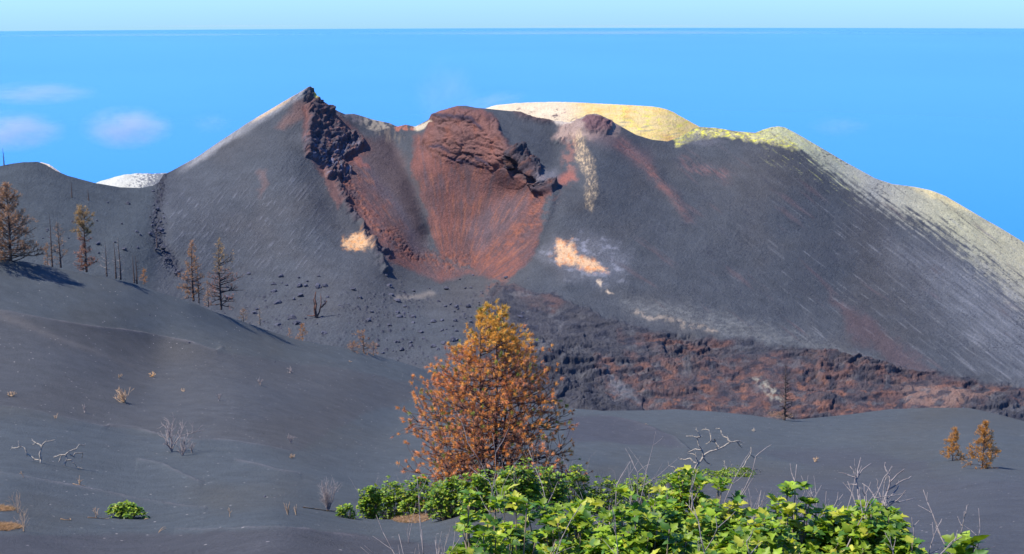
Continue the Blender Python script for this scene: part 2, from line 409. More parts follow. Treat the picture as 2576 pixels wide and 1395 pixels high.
def build_volcano():
    us = np.concatenate([np.linspace(-700, -235, 16), np.linspace(-220, 2796, 1500), np.linspace(2815, 3400, 16)]); nc = len(us); nr = 470
    vt = np.interp(us, [p[0] for p in SIL], [p[1] for p in SIL])
    vb = np.interp(us, [p[0] for p in CREST], [p[1] for p in CREST]) + 95
    ts = np.linspace(0, 1, nr)
    v = vt[None, :] + (vb - vt)[None, :] * ts[:, None]; u = np.broadcast_to(us, v.shape).copy()
    # depth on a coarse grid, then the smooth sheet
    Y = VOL(np.clip(u, -300, 2850), v)
    # ridge and gully lines in the sheet (depth change, metres): pts, amount, width
    for pts, a, w in [
        ([(800, 262), (770, 350), (800, 420), (845, 490), (885, 560), (940, 640), (990, 700)], -3.5, 20),
        ([(1240, 300), (1275, 370), (1345, 440), (1395, 462)], -5, 16),
        ([(1395, 462), (1375, 540), (1330, 640), (1270, 700)], -3, 14),
        ([(960, 330), (1030, 450), (1075, 560), (1085, 620)], 5, 22),
        ([(1480, 300), (1460, 380), (1490, 520)], -3, 22),
        ([(1560, 330), (1640, 420), (1740, 550)], -2.5, 16),
        ([(1085, 292), (1150, 285), (1215, 300), (1260, 370)], -6, 22),
        ([(1380, 720), (1500, 700), (1620, 740)], -3, 20),
        ([(405, 470), (395, 560), (410, 640), (480, 700)], 4, 26),
        ([(1300, 740), (1500, 800), (1700, 850), (2050, 880), (2300, 930), (2576, 975)], -4, 20)]:
        d, t = pldist(u, v, pts); Y = Y + a * np.exp(-(d / w) ** 2) * np.clip(t * 6, 0, 1) * np.clip((1 - t) * 6, 0, 1)
    p = P(u, v, Y)
    n = normals(p)
    s = 0.17
    a_, b_ = u * s, v * s * 1.25                       # metres across and along the slope
    wob = fbm(u / 60, v / 60, 4, 3); wob2 = fbm(u / 60, v / 60, 4, 9)
    fw = fbm(u / 14, v / 14, 3, 13)
    def zone(poly, soft=8.0, w=26.0):
        xs = [q[0] for q in poly]; ys = [q[1] for q in poly]
        m = (u > min(xs) - 60) & (u < max(xs) + 60) & (v > min(ys) - 60) & (v < max(ys) + 60)
        out = np.zeros(u.shape)
        out[m] = sstep(-soft, soft, polysd(u[m] + w * wob[m] + 5 * fw[m], v[m] + w * wob2[m] - 5 * fw[m], poly)); return out
    def line(pts, w, wobble=20.0):
        d, t = pldist(u + wobble * wob + 5 * fw, v + wobble * wob2, pts); return np.exp(-(d / w) ** 2), t
    # ---------- zones
    z_crag = zone([(770, 262), (800, 250), (830, 275), (842, 315), (885, 338), (922, 362), (890, 382), (858, 400), (882, 430), (872, 452), (845, 448), (825, 452), (800, 405), (768, 388), (764, 350), (776, 315)], 5, 14)
    z_ledge = zone([(1270, 385), (1298, 368), (1330, 378), (1356, 420), (1352, 445), (1402, 458), (1388, 482), (1360, 498), (1338, 487), (1332, 462), (1300, 442), (1272, 415)], 4, 10)
    z_dome = zone([(1086, 285), (1140, 276), (1200, 285), (1245, 305), (1272, 350), (1278, 395), (1235, 430), (1180, 408), (1130, 412), (1075, 385), (1060, 360)], 8, 14)
    z_chute = zone([(1060, 330), (1086, 285), (1150, 266), (1215, 278), (1250, 305), (1280, 370), (1345, 430), (1395, 462), (1378, 500), (1355, 560), (1345, 640), (1320, 670), (1285, 700), (1240, 700), (1205, 685), (1185, 665), (1110, 650), (1090, 600), (1068, 520), (1040, 440), (1034, 385), (1045, 345)], 7, 16)
    z_left = zone([(762, 262), (800, 250), (845, 285), (890, 325), (930, 352), (932, 388), (905, 410), (960, 460), (1003, 540), (1062, 622), (1110, 655), (1210, 690), (1100, 700), (1010, 668), (955, 640), (905, 570), (865, 500), (835, 450), (795, 420), (765, 380)], 10, 18)
    b1, t1 = line([(860, 445), (900, 510), (960, 585), (1040, 640), (1130, 660), (1220, 650), (1290, 610), (1340, 550), (1380, 485)], 20)
    z_rim, _ = line([(835, 440), (860, 480), (880, 530), (925, 600), (945, 640), (968, 680)], 7, 12)
    z_rim2, _ = line([(920, 590), (950, 625), (980, 640)], 6, 10)
    z_mound = zone([(1425, 322), (1455, 305), (1480, 287), (1510, 288), (1538, 305), (1545, 335), (1520, 345), (1480, 335), (1450, 345), (1405, 358)], 6, 12)
    z_sadrock, _ = line([(1300, 284), (1340, 296), (1370, 300), (1420, 312)], 9, 12)
    lav_top = np.interp(u, [1150, 1250, 1400, 1500, 1700, 1850, 2050, 2250, 2450, 2576, 2900], [860, 715, 745, 790, 848, 855, 882, 928, 955, 975, 1030])
    z_lava = sstep(-8, 8, v - lav_top + 22 * wob + 6 * fw) * sstep(1150, 1290, u + 60 * wob + (v - 900) * -0.35)
    z_rub = sstep(700, 760, v + 30 * wob) * (1 - z_lava) * sstep(560, 700, u) * (1 - sstep(1300, 1500, u))
    z_col, _ = line([(412, 445), (398, 520), (396, 600), (425, 655), (480, 705)], 15, 14)
    z_rblob, _ = line([(1280, 660), (1262, 705), (1235, 750)], 20)
    # ---------- relief
    blk = lambda k, sd: (lambda w: (0.55 * w[2] + 0.45 * sstep(0, 0.35, w[1] - w[0])))(worley(a_ / k + 0.5 * fbm(a_ / k, b_ / k, 2, sd + 5), b_ / k + 0.5 * fbm(a_ / k, b_ / k, 2, sd + 8), sd))
    B1 = blk(7.0, 21); B2 = blk(2.6, 22); B3 = blk(1.1, 23); Rg = ridged(a_ / 14, b_ / 10, 5, 77)
    L1 = (lambda w: 0.6 * w[2] + 0.4 * sstep(0, 0.35, w[1] - w[0]))(worley(a_ / 9 + 0.6 * fbm(a_ / 9, b_ / 5, 3, 26), b_ / 4.2 + 0.6 * fbm(a_ / 9, b_ / 5, 3, 28), 27))
    L2 = (lambda w: 0.6 * w[2] + 0.4 * sstep(0, 0.35, w[1] - w[0]))(worley(a_ / 3.2 + 0.5 * fbm(a_ / 3, b_ / 2, 2, 36), b_ / 1.6 + 0.5 * fbm(a_ / 3, b_ / 2, 2, 38), 37))
    Rg2 = ridged(a_ / 30 + 0.4 * wob, b_ / 12 - a_ / 60, 5, 79)
    st_ = 3.2 * fbm(a_ / 70 + 0.25 * wob, b_ / 16 + a_ / 240, 3, 83) + 0.25 * fbm(a_ / 9, b_ / 5, 3, 84); stair = (np.floor(st_) + sstep(0.0, 0.22, st_ - np.floor(st_))) * 0.6
    edge_l = np.exp(-((st_ - np.floor(st_) - 0.10) / 0.09) ** 2)
    band = ridged((a_ * 0.9 + b_ * 0.42) / 26, (b_ * 0.9 - a_ * 0.42) / 6.5, 5, 81)
    rocky = np.clip(z_crag + z_ledge + 0.8 * z_rim + z_rim2 * 0.7 + z_mound * 0.7 + z_sadrock * 0.6, 0, 1)
    z_peak = zone([(755, 234), (774, 220), (788, 222), (800, 246), (790, 258), (765, 250)], 5, 6); rocky = np.clip(rocky + 0.7 * z_peak, 0, 1)
    sm = 1 - np.clip(rocky + z_lava, 0, 1)
    disp = 0.9 * fbm(a_ / 30, b_ / 40, 4, 91) + 0.10 * fbm(a_ / 2.2, b_ / 2.2, 3, 95)
    disp = disp + rocky * (1.1 * (B1 - 0.4) + 0.8 * (B2 - 0.5) + 0.5 * (B3 - 0.5) + 2.6 * Rg + 1.6 * ridged(a_ / 5.5 + 0.4 * wob, b_ / 11, 4, 87))
    disp = disp + z_dome * (1.5 * np.clip(band, -0.3, 1) + 0.8 * (B2 - 0.5) + 1.6 * (B1 - 0.5))
    lr = 0.55 + 0.9 * sstep(-0.3, 0.5, fbm(a_ / 45, b_ / 45, 2, 33))
    disp = disp + z_lava * lr * (0.40 * (L1 - 0.45) + 0.45 * (L2 - 0.5) + 0.35 * (B3 - 0.5) + 0.8 * Rg2 + 1.5 * stair + 1.6 * fbm(a_ / 28, b_ / 16, 3, 35))
    disp = disp + (z_col + 0.8 * b1 * (1 - rocky)) * (0.8 * (B2 - 0.4) + 0.5 * (B3 - 0.5))
    w1 = worley(a_ / 2.1, b_ / 2.1, 44); w2 = worley(a_ / 3.6, b_ / 3.6, 45)
    peb = np.clip(0.30 - w1[0], 0, 1) * 2.2 * (w1[2] > 0.62); peb2 = np.clip(0.26 - w2[0], 0, 1) * 5.5 * (w2[2] > 0.78)
    rubm = np.clip(z_rub * (0.5 + sstep(-0.2, 0.4, fbm(a_ / 30, b_ / 30, 2, 46))) + 0.35 * z_chute + 0.6 * b1 + z_col, 0, 1.4)
    disp = disp + rubm * (0.5 * peb + 0.35 * peb2)
    # streak direction: right flank runs down to the right, left face down to the left
    ar, br = (u * 0.79 + v * 0.613), (-u * 0.613 + v * 0.79)
    al, bl = (u * -0.62 + v * 0.785), (u * 0.785 + v * 0.62)
    m_r = sstep(1500, 1700, u + 0.3 * (v - 500)); m_l = (1 - sstep(700, 860, u - 0.25 * (v - 300)))
    str_r = fbm(ar / 110, br / 6.5, 4, 101); str_r2 = fbm(ar / 40, br / 3.2, 3, 105)
    str_l = fbm(al / 40, bl / 5, 4, 111)
    disp = disp + 0.16 * m_r * sm * str_r * sstep(-0.2, 0.4, fbm(u / 160, v / 160, 3, 117)) + 0.16 * m_l * sm * str_l * sstep(400, 450, u + 0.08 * (v - 450))
    edge = sstep(0, 0.012, ts)[:, None] * 0.6 + 0.4
    p = p + n * (disp * edge)[..., None]
    # ---------- colours
    c = np.broadcast_to(np.array([0.061, 0.066, 0.072]), p.shape).copy()
    c = lerpc(c, (0.071, 0.067, 0.065), sstep(-0.2, 0.5, fbm(u / 260, v / 200, 4, 121)) * 0.6)
    c = lerpc(c, (0.054, 0.061, 0.069), sstep(0.0, 0.5, fbm(u / 160, v / 160, 4, 125)) * 0.6)
    hillm = (1 - sstep(380, 430, u + 0.08 * (v - 450)))
    c = lerpc(c, (0.050, 0.060, 0.065), hillm * 0.8)
    # pale brushing of stones on the left face
    lm = m_l * (1 - hillm) * sstep(430, 560, v + 0.2 * (u - 400)) * (1 - sstep(650, 720, v))
    c = lerpc(c, (0.20, 0.20, 0.22), lm * sstep(0.15, 0.5, str_l) * 0.28)
    c = lerpc(c, (0.035, 0.036, 0.05), (m_l * (1 - hillm)) * sstep(0.25, 0.6, -str_l) * 0.5)
    c = lerpc(c, (0.20, 0.11, 0.085), zone([(745, 250), (775, 250), (770, 290), (715, 330), (700, 325)], 12, 20) * 0.6)
    c = lerpc(c, (0.16, 0.10, 0.085), zone([(655, 430), (672, 440), (665, 500), (650, 480)], 8) * 0.5)
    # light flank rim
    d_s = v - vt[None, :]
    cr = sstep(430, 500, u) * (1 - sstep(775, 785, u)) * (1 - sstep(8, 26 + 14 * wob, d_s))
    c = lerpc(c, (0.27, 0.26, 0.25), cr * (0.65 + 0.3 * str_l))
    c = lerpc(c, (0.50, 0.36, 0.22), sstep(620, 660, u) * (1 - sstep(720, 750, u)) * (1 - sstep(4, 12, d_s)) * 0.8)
    # rusts
    rust = np.array([0.158, 0.068, 0.054]); rust_d = np.array([0.108, 0.057, 0.053]); rust_o = np.array([0.215, 0.080, 0.050])
    c = lerpc(c, rust_d * 1.1, z_left * (0.75 + 0.4 * wob)); c = lerpc(c, rust, z_left * sstep(-0.1, 0.3, fbm(u / 40 + v / 90, v / 70, 4, 129)) * 0.65)
    rv = sstep(-0.35, 0.35, fbm(u / 50, v / 90, 4, 131))
    c = lerpc(c, rust_d, z_chute * 0.9)
    c = lerpc(c, rust, z_chute * rv * 0.85)
    c = lerpc(c, (0.165, 0.082, 0.064), z_dome * 0.5)
    c = lerpc(c, rust_o, z_chute * sstep(0.1, 0.5, fbm(u / 30, v / 60, 4, 135)) * 0.5)
    c = lerpc(c, rust_o, b1 * sstep(-0.1, 0.35, fbm(u / 12, v / 10, 3, 137)) * 0.75)
    c = lerpc(c, (0.085, 0.075, 0.088), zone([(1175, 560), (1290, 500), (1330, 470), (1340, 520), (1260, 590), (1200, 640)], 14) * 0.45)
    c = lerpc(c, rust_o, z_rblob * 0.55 * sstep(-0.2, 0.3, fw))
    zl2 = zone([(925, 350), (985, 345), (1015, 400), (1045, 480), (1072, 590), (1060, 640), (990, 580), (940, 470), (905, 420)], 16, 20)
    c = lerpc(c, (0.100, 0.064, 0.060), zl2 * 0.65)
    chute_l, tt = line([(905, 410), (965, 480), (1020, 560), (1050, 620)], 16)
    c = lerpc(c, (0.085, 0.078, 0.092), chute_l * 0.6)
    c = lerpc(c, (0.22, 0.10, 0.075), zone([(795, 425), (815, 420), (840, 455), (860, 500), (852, 530), (835, 500)], 7) * 0.6)
    c = lerpc(c, (0.28, 0.09, 0.06), zone([(880, 400), (900, 395), (925, 415), (930, 425), (905, 420)], 6) * 0.5)
    ang = np.arctan2(u - 1140, 760 - v); rad = np.hypot(u - 1140, 760 - v)
    sc = fbm(ang * 26, rad / 70, 5, 301, 0.65); sc2 = fbm(ang * 60, rad / 30, 4, 305, 0.7); zz = np.clip(z_chute + z_left, 0, 1) * (1 - z_dome)
    c = lerpc(c, (0.078, 0.058, 0.062), zz * sstep(0.0, 0.35, sc) * 0.65)
    c = lerpc(c, (0.235, 0.095, 0.055), zz * sstep(0.1, 0.4, -sc) * 0.5)
    c = c * (1 + 0.35 * zz * sc2)[..., None]
    # crags
    rk = np.array([0.060, 0.054, 0.062])
    c = lerpc(c, rk, z_crag * 0.85); c = lerpc(c, (0.17, 0.085, 0.07), z_crag * sstep(0.0, 0.3, fbm(u / 15, v / 15, 4, 141, 0.7)) * 0.85)
    c = lerpc(c, (0.20, 0.20, 0.25), z_crag * sstep(0.0, 0.3, fbm(u / 11, v / 11, 4, 143, 0.7)) * sstep(330, 400, v) * 0.7)  # pale lavender patches paint the lit half of the crag into its colour
    c = lerpc(c, rk * 0.8, z_ledge * 0.85); c = lerpc(c, (0.12, 0.055, 0.04), z_ledge * sstep(0.0, 0.3, fbm(u / 18, v / 18, 3, 145)) * 0.7)
    c = lerpc(c, rk, z_rim * 0.8 * sstep(-0.1, 0.2, fw + 0.15)); c = lerpc(c, rk, z_rim2 * 0.8)
    c = lerpc(c, (0.035, 0.03, 0.042), z_dome * sstep(0.35, 0.75, -band + 0.1) * 0.4)
    for pts in ([(1092, 290), (1140, 296), (1185, 302), (1213, 325)], [(1085, 375), (1110, 372), (1135, 386)], [(1130, 402), (1180, 408), (1200, 415)], [(1195, 395), (1230, 415)]):
        z, _ = line(pts, 5, 8); c = lerpc(c, (0.030, 0.030, 0.048), z * 0.8)
    # peak
    c = lerpc(c, (0.42, 0.38, 0.10), zone([(775, 222), (786, 224), (805, 252), (790, 250), (778, 238)], 3, 6) * sstep(-0.3, 0.2, fw))
    c = lerpc(c, rk, zone([(760, 232), (778, 228), (790, 248), (770, 246)], 3, 6) * 0.8)
    # cream saddle
    cream = np.array([0.46, 0.38, 0.26])
    zc = zone([(830, 266), (870, 284), (905, 288), (990, 310), (1005, 322), (965, 330), (930, 325), (880, 305), (840, 285)], 4, 10)
    c = lerpc(c, (0.26, 0.21, 0.19), zc * 0.45 * sstep(-0.3, 0.2, fw)); c = lerpc(c, cream * 0.8, zc * sstep(895, 930, u) * sstep(-0.35, 0.1, fw) * 0.85)
    c = lerpc(c, (0.30, 0.12, 0.08), zone([(985, 314), (1045, 314), (1045, 326), (1000, 330)], 3, 6) * sstep(-0.3, 0.1, fw))
    c = lerpc(c, cream, zone([(1040, 318), (1080, 300), (1086, 300), (1062, 322), (1048, 330)], 3, 8))
    c = lerpc(c, (0.22, 0.17, 0.12), zone([(940, 325), (1000, 325), (1020, 345), (985, 365), (960, 350)], 10) * 0.5 * sstep(-0.1, 0.3, fbm(u / 8, v / 40, 3, 151)))
    # mound and the pale saddle rocks
    c = lerpc(c, (0.34, 0.24, 0.19), zone([(1385, 345), (1420, 318), (1460, 298), (1500, 286), (1560, 320), (1550, 345), (1470, 352), (1430, 350)], 8) * 0.75)
    c = lerpc(c, (0.11, 0.055, 0.062), zone([(1465, 305), (1490, 292), (1530, 305), (1542, 330), (1520, 342), (1480, 332)], 5, 10) * 0.9)
    c = lerpc(c, (0.10, 0.06, 0.055), z_sadrock * 0.8)
    c = lerpc(c, (0.5, 0.42, 0.33), zone([(1380, 300), (1445, 306), (1470, 295), (1440, 318), (1400, 318)], 4, 8) * 0.8)
    # red and cream tongues under the mound
    c = lerpc(c, (0.27, 0.12, 0.09), zone([(1425, 350), (1450, 350), (1445, 400), (1445, 460), (1400, 458), (1420, 435)], 14, 20) * 0.6 * sstep(-0.4, 0.2, fw))
    ctn = zone([(1440, 345), (1466, 340), (1478, 380), (1502, 430), (1502, 490), (1490, 532), (1472, 520), (1474, 450), (1452, 400)], 8, 14)
    c = lerpc(c, (0.62, 0.44, 0.24), ctn * (0.10 + 0.65 * sstep(-0.2, 0.45, fbm(u / 5, v / 11, 4, 161, 0.75))))
    c = lerpc(c, (0.36, 0.11, 0.07), zone([(1405, 445), (1440, 432), (1452, 452), (1410, 460)], 9, 14) * 0.5)
    c = lerpc(c, (0.26, 0.24, 0.25), zone([(1345, 440), (1400, 425), (1400, 455), (1360, 462)], 12, 10) * 0.4)
    rs, t2 = line([(1560, 362), (1610, 400), (1670, 465), (1735, 548)], 12, 12)
    c = lerpc(c, (0.23, 0.092, 0.070), rs * (1 - 0.75 * t2) * (0.25 + 0.75 * sstep(-0.3, 0.25, str_r2 + 0.4 * fw)))
    rs, t2 = line([(1500, 340), (1560, 362), (1620, 400)], 20, 12); c = lerpc(c, (0.13, 0.085, 0.085), rs * 0.6)
    rs, t2 = line([(1715, 408), (1760, 425), (1830, 440)], 14, 22); c = lerpc(c, (0.19, 0.10, 0.09), rs * 0.55 * sstep(-0.2, 0.2, str_r2))
    # fumarole patches
    halo = zone([(1360, 640), (1400, 600), (1460, 590), (1530, 600), (1580, 640), (1570, 700), (1500, 715), (1420, 690)], 26, 26)
    c = lerpc(c, (0.22, 0.22, 0.24), halo * (0.25 + 0.6 * sstep(0.0, 0.45, fbm(u / 26, v / 14, 4, 171))))
    hot = zone([(1412, 602), (1436, 600), (1456, 640), (1500, 658), (1532, 690), (1482, 692), (1440, 668), (1395, 652), (1402, 632)], 13, 26)
    c = lerpc(c, (0.60, 0.37, 0.20), hot * sstep(-0.4, 0.35, fbm(u / 9, v / 6, 4, 175, 0.75) + 0.9 * (hot - 0.55)))
    c = lerpc(c, (0.60, 0.24, 0.08), hot * sstep(-0.05, 0.35, fbm(u / 14, v / 12, 3, 176)) * 0.8)
    c = lerpc(c, (0.6, 0.45, 0.3), zone([(1496, 706), (1512, 708), (1545, 735), (1530, 736)], 4, 12) * sstep(-0.3, 0.2, fw) * 0.8)
    hot2 = zone([(866, 588), (895, 580), (925, 600), (930, 628), (900, 634), (872, 612)], 14, 24)
    c = lerpc(c, (0.56, 0.34, 0.17), hot2 * sstep(-0.35, 0.4, fbm(u / 8, v / 6, 4, 181, 0.75) + 0.9 * (hot2 - 0.6)))
    c = lerpc(c, (0.58, 0.25, 0.08), hot2 * sstep(-0.05, 0.35, fbm(u / 11, v / 9, 3, 182)) * 0.7)
    # yellow crest on the right and pale flank edge
    zy = zone([(1685, 345), (1755, 314), (1850, 324), (1900, 330), (1955, 312), (1995, 325), (2070, 372), (1990, 372), (1930, 362), (1860, 345), (1790, 342), (1745, 352), (1700, 362)], 7, 16)
    c = lerpc(c, (0.42, 0.37, 0.20), zy * (0.55 + 0.4 * sstep(-0.2, 0.3, fw)))
    c = lerpc(c, (0.72, 0.66, 0.07), zy * sstep(-0.1, 0.3, fbm(u / 16, v / 5, 4, 191, 0.7)) * 0.85)
    c = lerpc(c, (0.11, 0.11, 0.12), zone([(1715, 352), (1750, 335), (1790, 345), (1830, 360), (1760, 368)], 8, 12) * 0.7)
    Wd = np.interp(u, [1900, 1960, 2100, 2250, 2400, 2576, 2900], [18, 40, 62, 78, 125, 185, 240])
    pe = (d_s / Wd) - 0.7 * str_r - 0.3 * str_r2 - 0.3 * fw
    pm = sstep(1880, 1960, u) * (1 - sstep(0.45, 1.15, pe))
    edge_c = np.stack([np.interp(u, [1900, 2200, 2400, 2576], a) for a in ([0.46, 0.37, 0.48, 0.47], [0.45, 0.35, 0.44, 0.42], [0.24, 0.28, 0.26, 0.26])], -1)
    c = c * (1 - 0.8 * pm[..., None]) + edge_c * 0.8 * pm[..., None]
    c = lerpc(c, (0.66, 0.52, 0.24), zone([(2285, 466), (2345, 474), (2400, 502), (2470, 545), (2400, 520), (2330, 490)], 8, 10) * 0.7)
    ylw = sstep(1900, 1960, u) * (1 - sstep(2120, 2180, u)) * (1 - sstep(60, 120, d_s)) * sstep(0.28, 0.5, str_r2 + 0.6 * str_r)
    c = lerpc(c, (0.50, 0.48, 0.14), ylw * 0.55)
    fs = sstep(1850, 2250, u + 0.3 * v) * sstep(0.22, 0.62, str_r + 0.3 * str_r2 + 0.18 * sstep(2200, 2576, u) - 0.12 * sstep(900, 1000, v))
    c = lerpc(c, (0.26, 0.255, 0.25), fs * 0.34)
    gz = zone([(2240, 620), (2400, 620), (2600, 740), (2700, 960), (2560, 960), (2400, 820)], 80, 20)
    c = lerpc(c, (0.155, 0.158, 0.165), gz * (0.55 + 0.5 * str_r))
    c = lerpc(c, (0.042, 0.044, 0.058), m_r * sstep(0.2, 0.55, -str_r) * 0.45)
    # pale rubble bands below the flank
    pb = zone([(1560, 760), (1700, 760), (1850, 800), (2100, 880), (2250, 925), (2100, 890), (1850, 850), (1600, 800)], 26, 30)
    c = lerpc(c, (0.145, 0.145, 0.135), pb * (0.3 + 0.5 * sstep(-0.2, 0.3, fbm(u / 20, v / 8, 3, 201))))
    pb, _ = line([(1600, 790), (1700, 815), (1800, 835)], 7, 18); c = lerpc(c, (0.36, 0.28, 0.20), pb * 0.6 * sstep(-0.2, 0.2, fw))
    pb, _ = line([(1000, 750), (1050, 748), (1085, 738)], 7, 12); c = lerpc(c, (0.20, 0.17, 0.14), pb * 0.6)
    # lava field
    c = lerpc(c, (0.052, 0.050, 0.055), z_lava * 0.9)
    redz = np.clip(zone([(1550, 835), (1700, 850), (1860, 852), (1840, 885), (1640, 885), (1560, 870)], 12, 26) + zone([(1480, 915), (1700, 905), (1900, 900), (2100, 890), (2250, 930), (2576, 980), (2800, 1040), (2500, 1010), (2420, 1045), (2100, 1060), (1700, 1045), (1580, 1040), (1530, 980)], 18, 40) * 0.9
                  + zone([(1240, 710), (1320, 720), (1420, 760), (1400, 790), (1300, 760)], 12, 26) * 0.6, 0, 1)
    rn = sstep(-0.2, 0.25, fbm(u / 55, v / 30, 4, 211))
    c = lerpc(c, (0.108, 0.060, 0.051), redz * z_lava * (0.3 + 0.7 * rn))
    c = lerpc(c, (0.19, 0.088, 0.056), redz * z_lava * sstep(0.03, 0.33, fbm(u / 40, v / 22, 4, 213)) * sstep(850, 1000, v + 0.05 * (1800 - u)) * 0.85)
    c = lerpc(c, (0.20, 0.125, 0.095), zone([(2240, 965), (2330, 975), (2500, 1000), (2420, 1035), (2300, 1030)], 14, 24) * 0.7)
    c = lerpc(c, (0.028, 0.030, 0.040), z_lava * sstep(0.0, 0.25, fbm(u / 34, v / 15, 4, 215)) * 0.8)
    c = lerpc(c, (0.028, 0.030, 0.042), z_lava * edge_l * 0.6 * sstep(-0.2, 0.2, fbm(u / 40, v / 30, 2, 85)))
    c = lerpc(c, (0.10, 0.098, 0.10), z_lava * sstep(0.12, 0.4, fbm(u / 46, v / 18, 4, 217)) * 0.55)
    c = lerpc(c, (0.30, 0.27, 0.20), zone([(1890, 950), (1915, 952), (1960, 990), (1975, 1010), (1930, 1000)], 7, 20) * 0.75 * sstep(-0.2, 0.2, fw))
    c = lerpc(c, (0.13, 0.135, 0.14), zone([(1520, 930), (1560, 960), (1600, 1010), (1620, 1035), (1560, 1010), (1530, 970)], 8, 20) * 0.6)
    c = lerpc(c, (0.105, 0.062, 0.06), zone([(2090, 740), (2180, 800), (2300, 900), (2400, 960), (2250, 920), (2150, 850)], 16, 26) * 0.5)
    c = lerpc(c, (0.040, 0.040, 0.055), z_col * 0.5 + rubm * 0.6 * np.clip(peb * 2 + peb2 * 1.2, 0, 1) * (1 - z_chute))
    c = lerpc(c, (0.036, 0.038, 0.048), m_r * (1 - z_lava) * sstep(0.30, 0.5, fbm(u / 7, v / 4, 3, 261) + 0.35 * fbm(u / 90, v / 60, 2, 263)) * 0.7)
    c = lerpc(c, (0.105, 0.075, 0.075), m_r * (1 - z_lava) * sstep(0.25, 0.55, fbm(ar / 200, br / 26, 4, 265)) * 0.5)
    gr = fbm(u / 4.6, v / 3.6, 2, 251, 0.8); c = c * (1 + (0.20 - 0.08 * hillm + 0.15 * np.clip(z_chute + z_left + z_lava, 0, 1)) * gr)[..., None]
    c = np.clip(c, 0.018, 0.85)
    # ---------- the hidden far side of the ridges
    p0 = p[0]; back = []; nb = 14
    dirb = np.stack([p0[:, 0] / p0[:, 1], np.ones(nc), np.zeros(nc)], -1)
    for k in range(nb, 0, -1):
        d = 90.0 * (k / nb) ** 1.6
        q = p0 + dirb * d; q[:, 2] -= 0.52 * d * min(1, 0.55 + d / 20) + 0.02; back.append(q)
    pp = np.concatenate([np.array(back), p], 0); cc = np.concatenate([np.broadcast_to(c[0], (nb,) + c[0].shape), c], 0)
    me = mesh_np('volcano', pp.reshape(-1, 3), grid_faces(*pp.shape[:2])[:, ::-1], M_volc, True, cc.reshape(-1, 3))
    struct(link('volcano', me))
build_volcano()

def sheet(name, sil, base_dv, Ytop, Ybot, colf, relief=0.5, nu=400, nr=90, mat=None):
    """a farther rim: its sunlit near face and the far slope behind it"""
    us = np.linspace(sil[0][0], sil[-1][0], nu)
    vt = np.interp(us, [q[0] for q in sil], [q[1] for q in sil])
    ts = np.linspace(0, 1, nr); v = vt[None, :] + base_dv * ts[:, None]; u = np.broadcast_to(us, v.shape).copy()
    Y = Ytop + (Ybot - Ytop) * ts[:, None] ** 0.8 + 0 * u
    p = P(u, v, Y); n = normals(p)
    p = p + n * (relief * (fbm(u / 18, v / 12, 4, 301) + 0.5 * ridged(u / 9, v / 7, 3, 305)) * (0.4 + 0.6 * ts[:, None]))[..., None]
    c = np.clip(colf(u, v, v - vt[None, :]), 0.02, 0.9)
    p0 = p[0]; dirb = np.stack([p0[:, 0] / p0[:, 1], np.ones(nu), np.zeros(nu)], -1); back = []
    for k in range(10, 0, -1):
        d = 80.0 * (k / 10) ** 1.6; q = p0 + dirb * d; q[:, 2] -= 0.5 * d * min(1, 0.5 + d / 20) + 0.02; back.append(q)
    pp = np.concatenate([np.array(back), p], 0); cc = np.concatenate([np.broadcast_to(c[0], (10,) + c[0].shape), c], 0)
    me = mesh_np(name, pp.reshape(-1, 3), grid_faces(*pp.shape[:2])[:, ::-1], mat or M_volc, True, cc.reshape(-1, 3))
    return struct(link(name, me))
def col_yellow(u, v, d):
    c = np.broadcast_to(np.array([0.58, 0.46, 0.30]), u.shape + (3,)).copy()
    f1 = fbm(u / 50, v / 18, 5, 311, 0.7); f2 = fbm(u / 14, v / 6, 4, 315, 0.7); f3 = fbm(u / 20, v / 9, 5, 319, 0.75)
    c = lerpc(c, (0.58, 0.42, 0.15), sstep(1400, 1500, u) * (0.7 + 0.3 * sstep(-0.2, 0.3, f1)))
    c = lerpc(c, (0.56, 0.50, 0.09), sstep(1480, 1580, u) * sstep(0.05, 0.3, f3) * 0.8)
    c = lerpc(c, (0.60, 0.30, 0.10), sstep(1440, 1500, u) * (1 - sstep(1600, 1700, u)) * sstep(0.05, 0.4, f1) * 0.7 * (1 - sstep(20, 40, d)))
    c = lerpc(c, (0.24, 0.22, 0.15), sstep(1480, 1560, u) * sstep(0.1, 0.5, fbm(u / 40 + v / 30, v / 9, 4, 325)) * sstep(20, 45, d) * 0.7)
    c = lerpc(c, (0.36, 0.20, 0.17), (1 - sstep(1440, 1500, u)) * sstep(0.2, 0.4, f2) * sstep(8, 20, d) * 0.7)
    c = lerpc(c, (0.10, 0.07, 0.07), (1 - sstep(1430, 1460, u)) * sstep(1280, 1310, u) * sstep(0.25, 0.4, fbm(u / 22, v / 8, 3, 323)) * sstep(8, 18, d) * 0.9)
    c = lerpc(c, (0.50, 0.26, 0.08), (1 - sstep(1690, 1740, u)) * sstep(1650, 1690, u) * sstep(55, 70, d) * 0.6)
    return c
sheet('far_crater_rim', [(1170, 292), (1225, 272), (1250, 265), (1300, 260), (1345, 258), (1400, 257), (1450, 258.5), (1500, 261), (1560, 264), (1610, 266.5), (1640, 268.5), (1660, 271.5), (1678, 276), (1695, 283.5), (1712, 293), (1728, 302), (1744, 311), (1765, 322), (1800, 345), (1830, 370)], 130, 715, 662, col_yellow, 0.40, 420, 110)
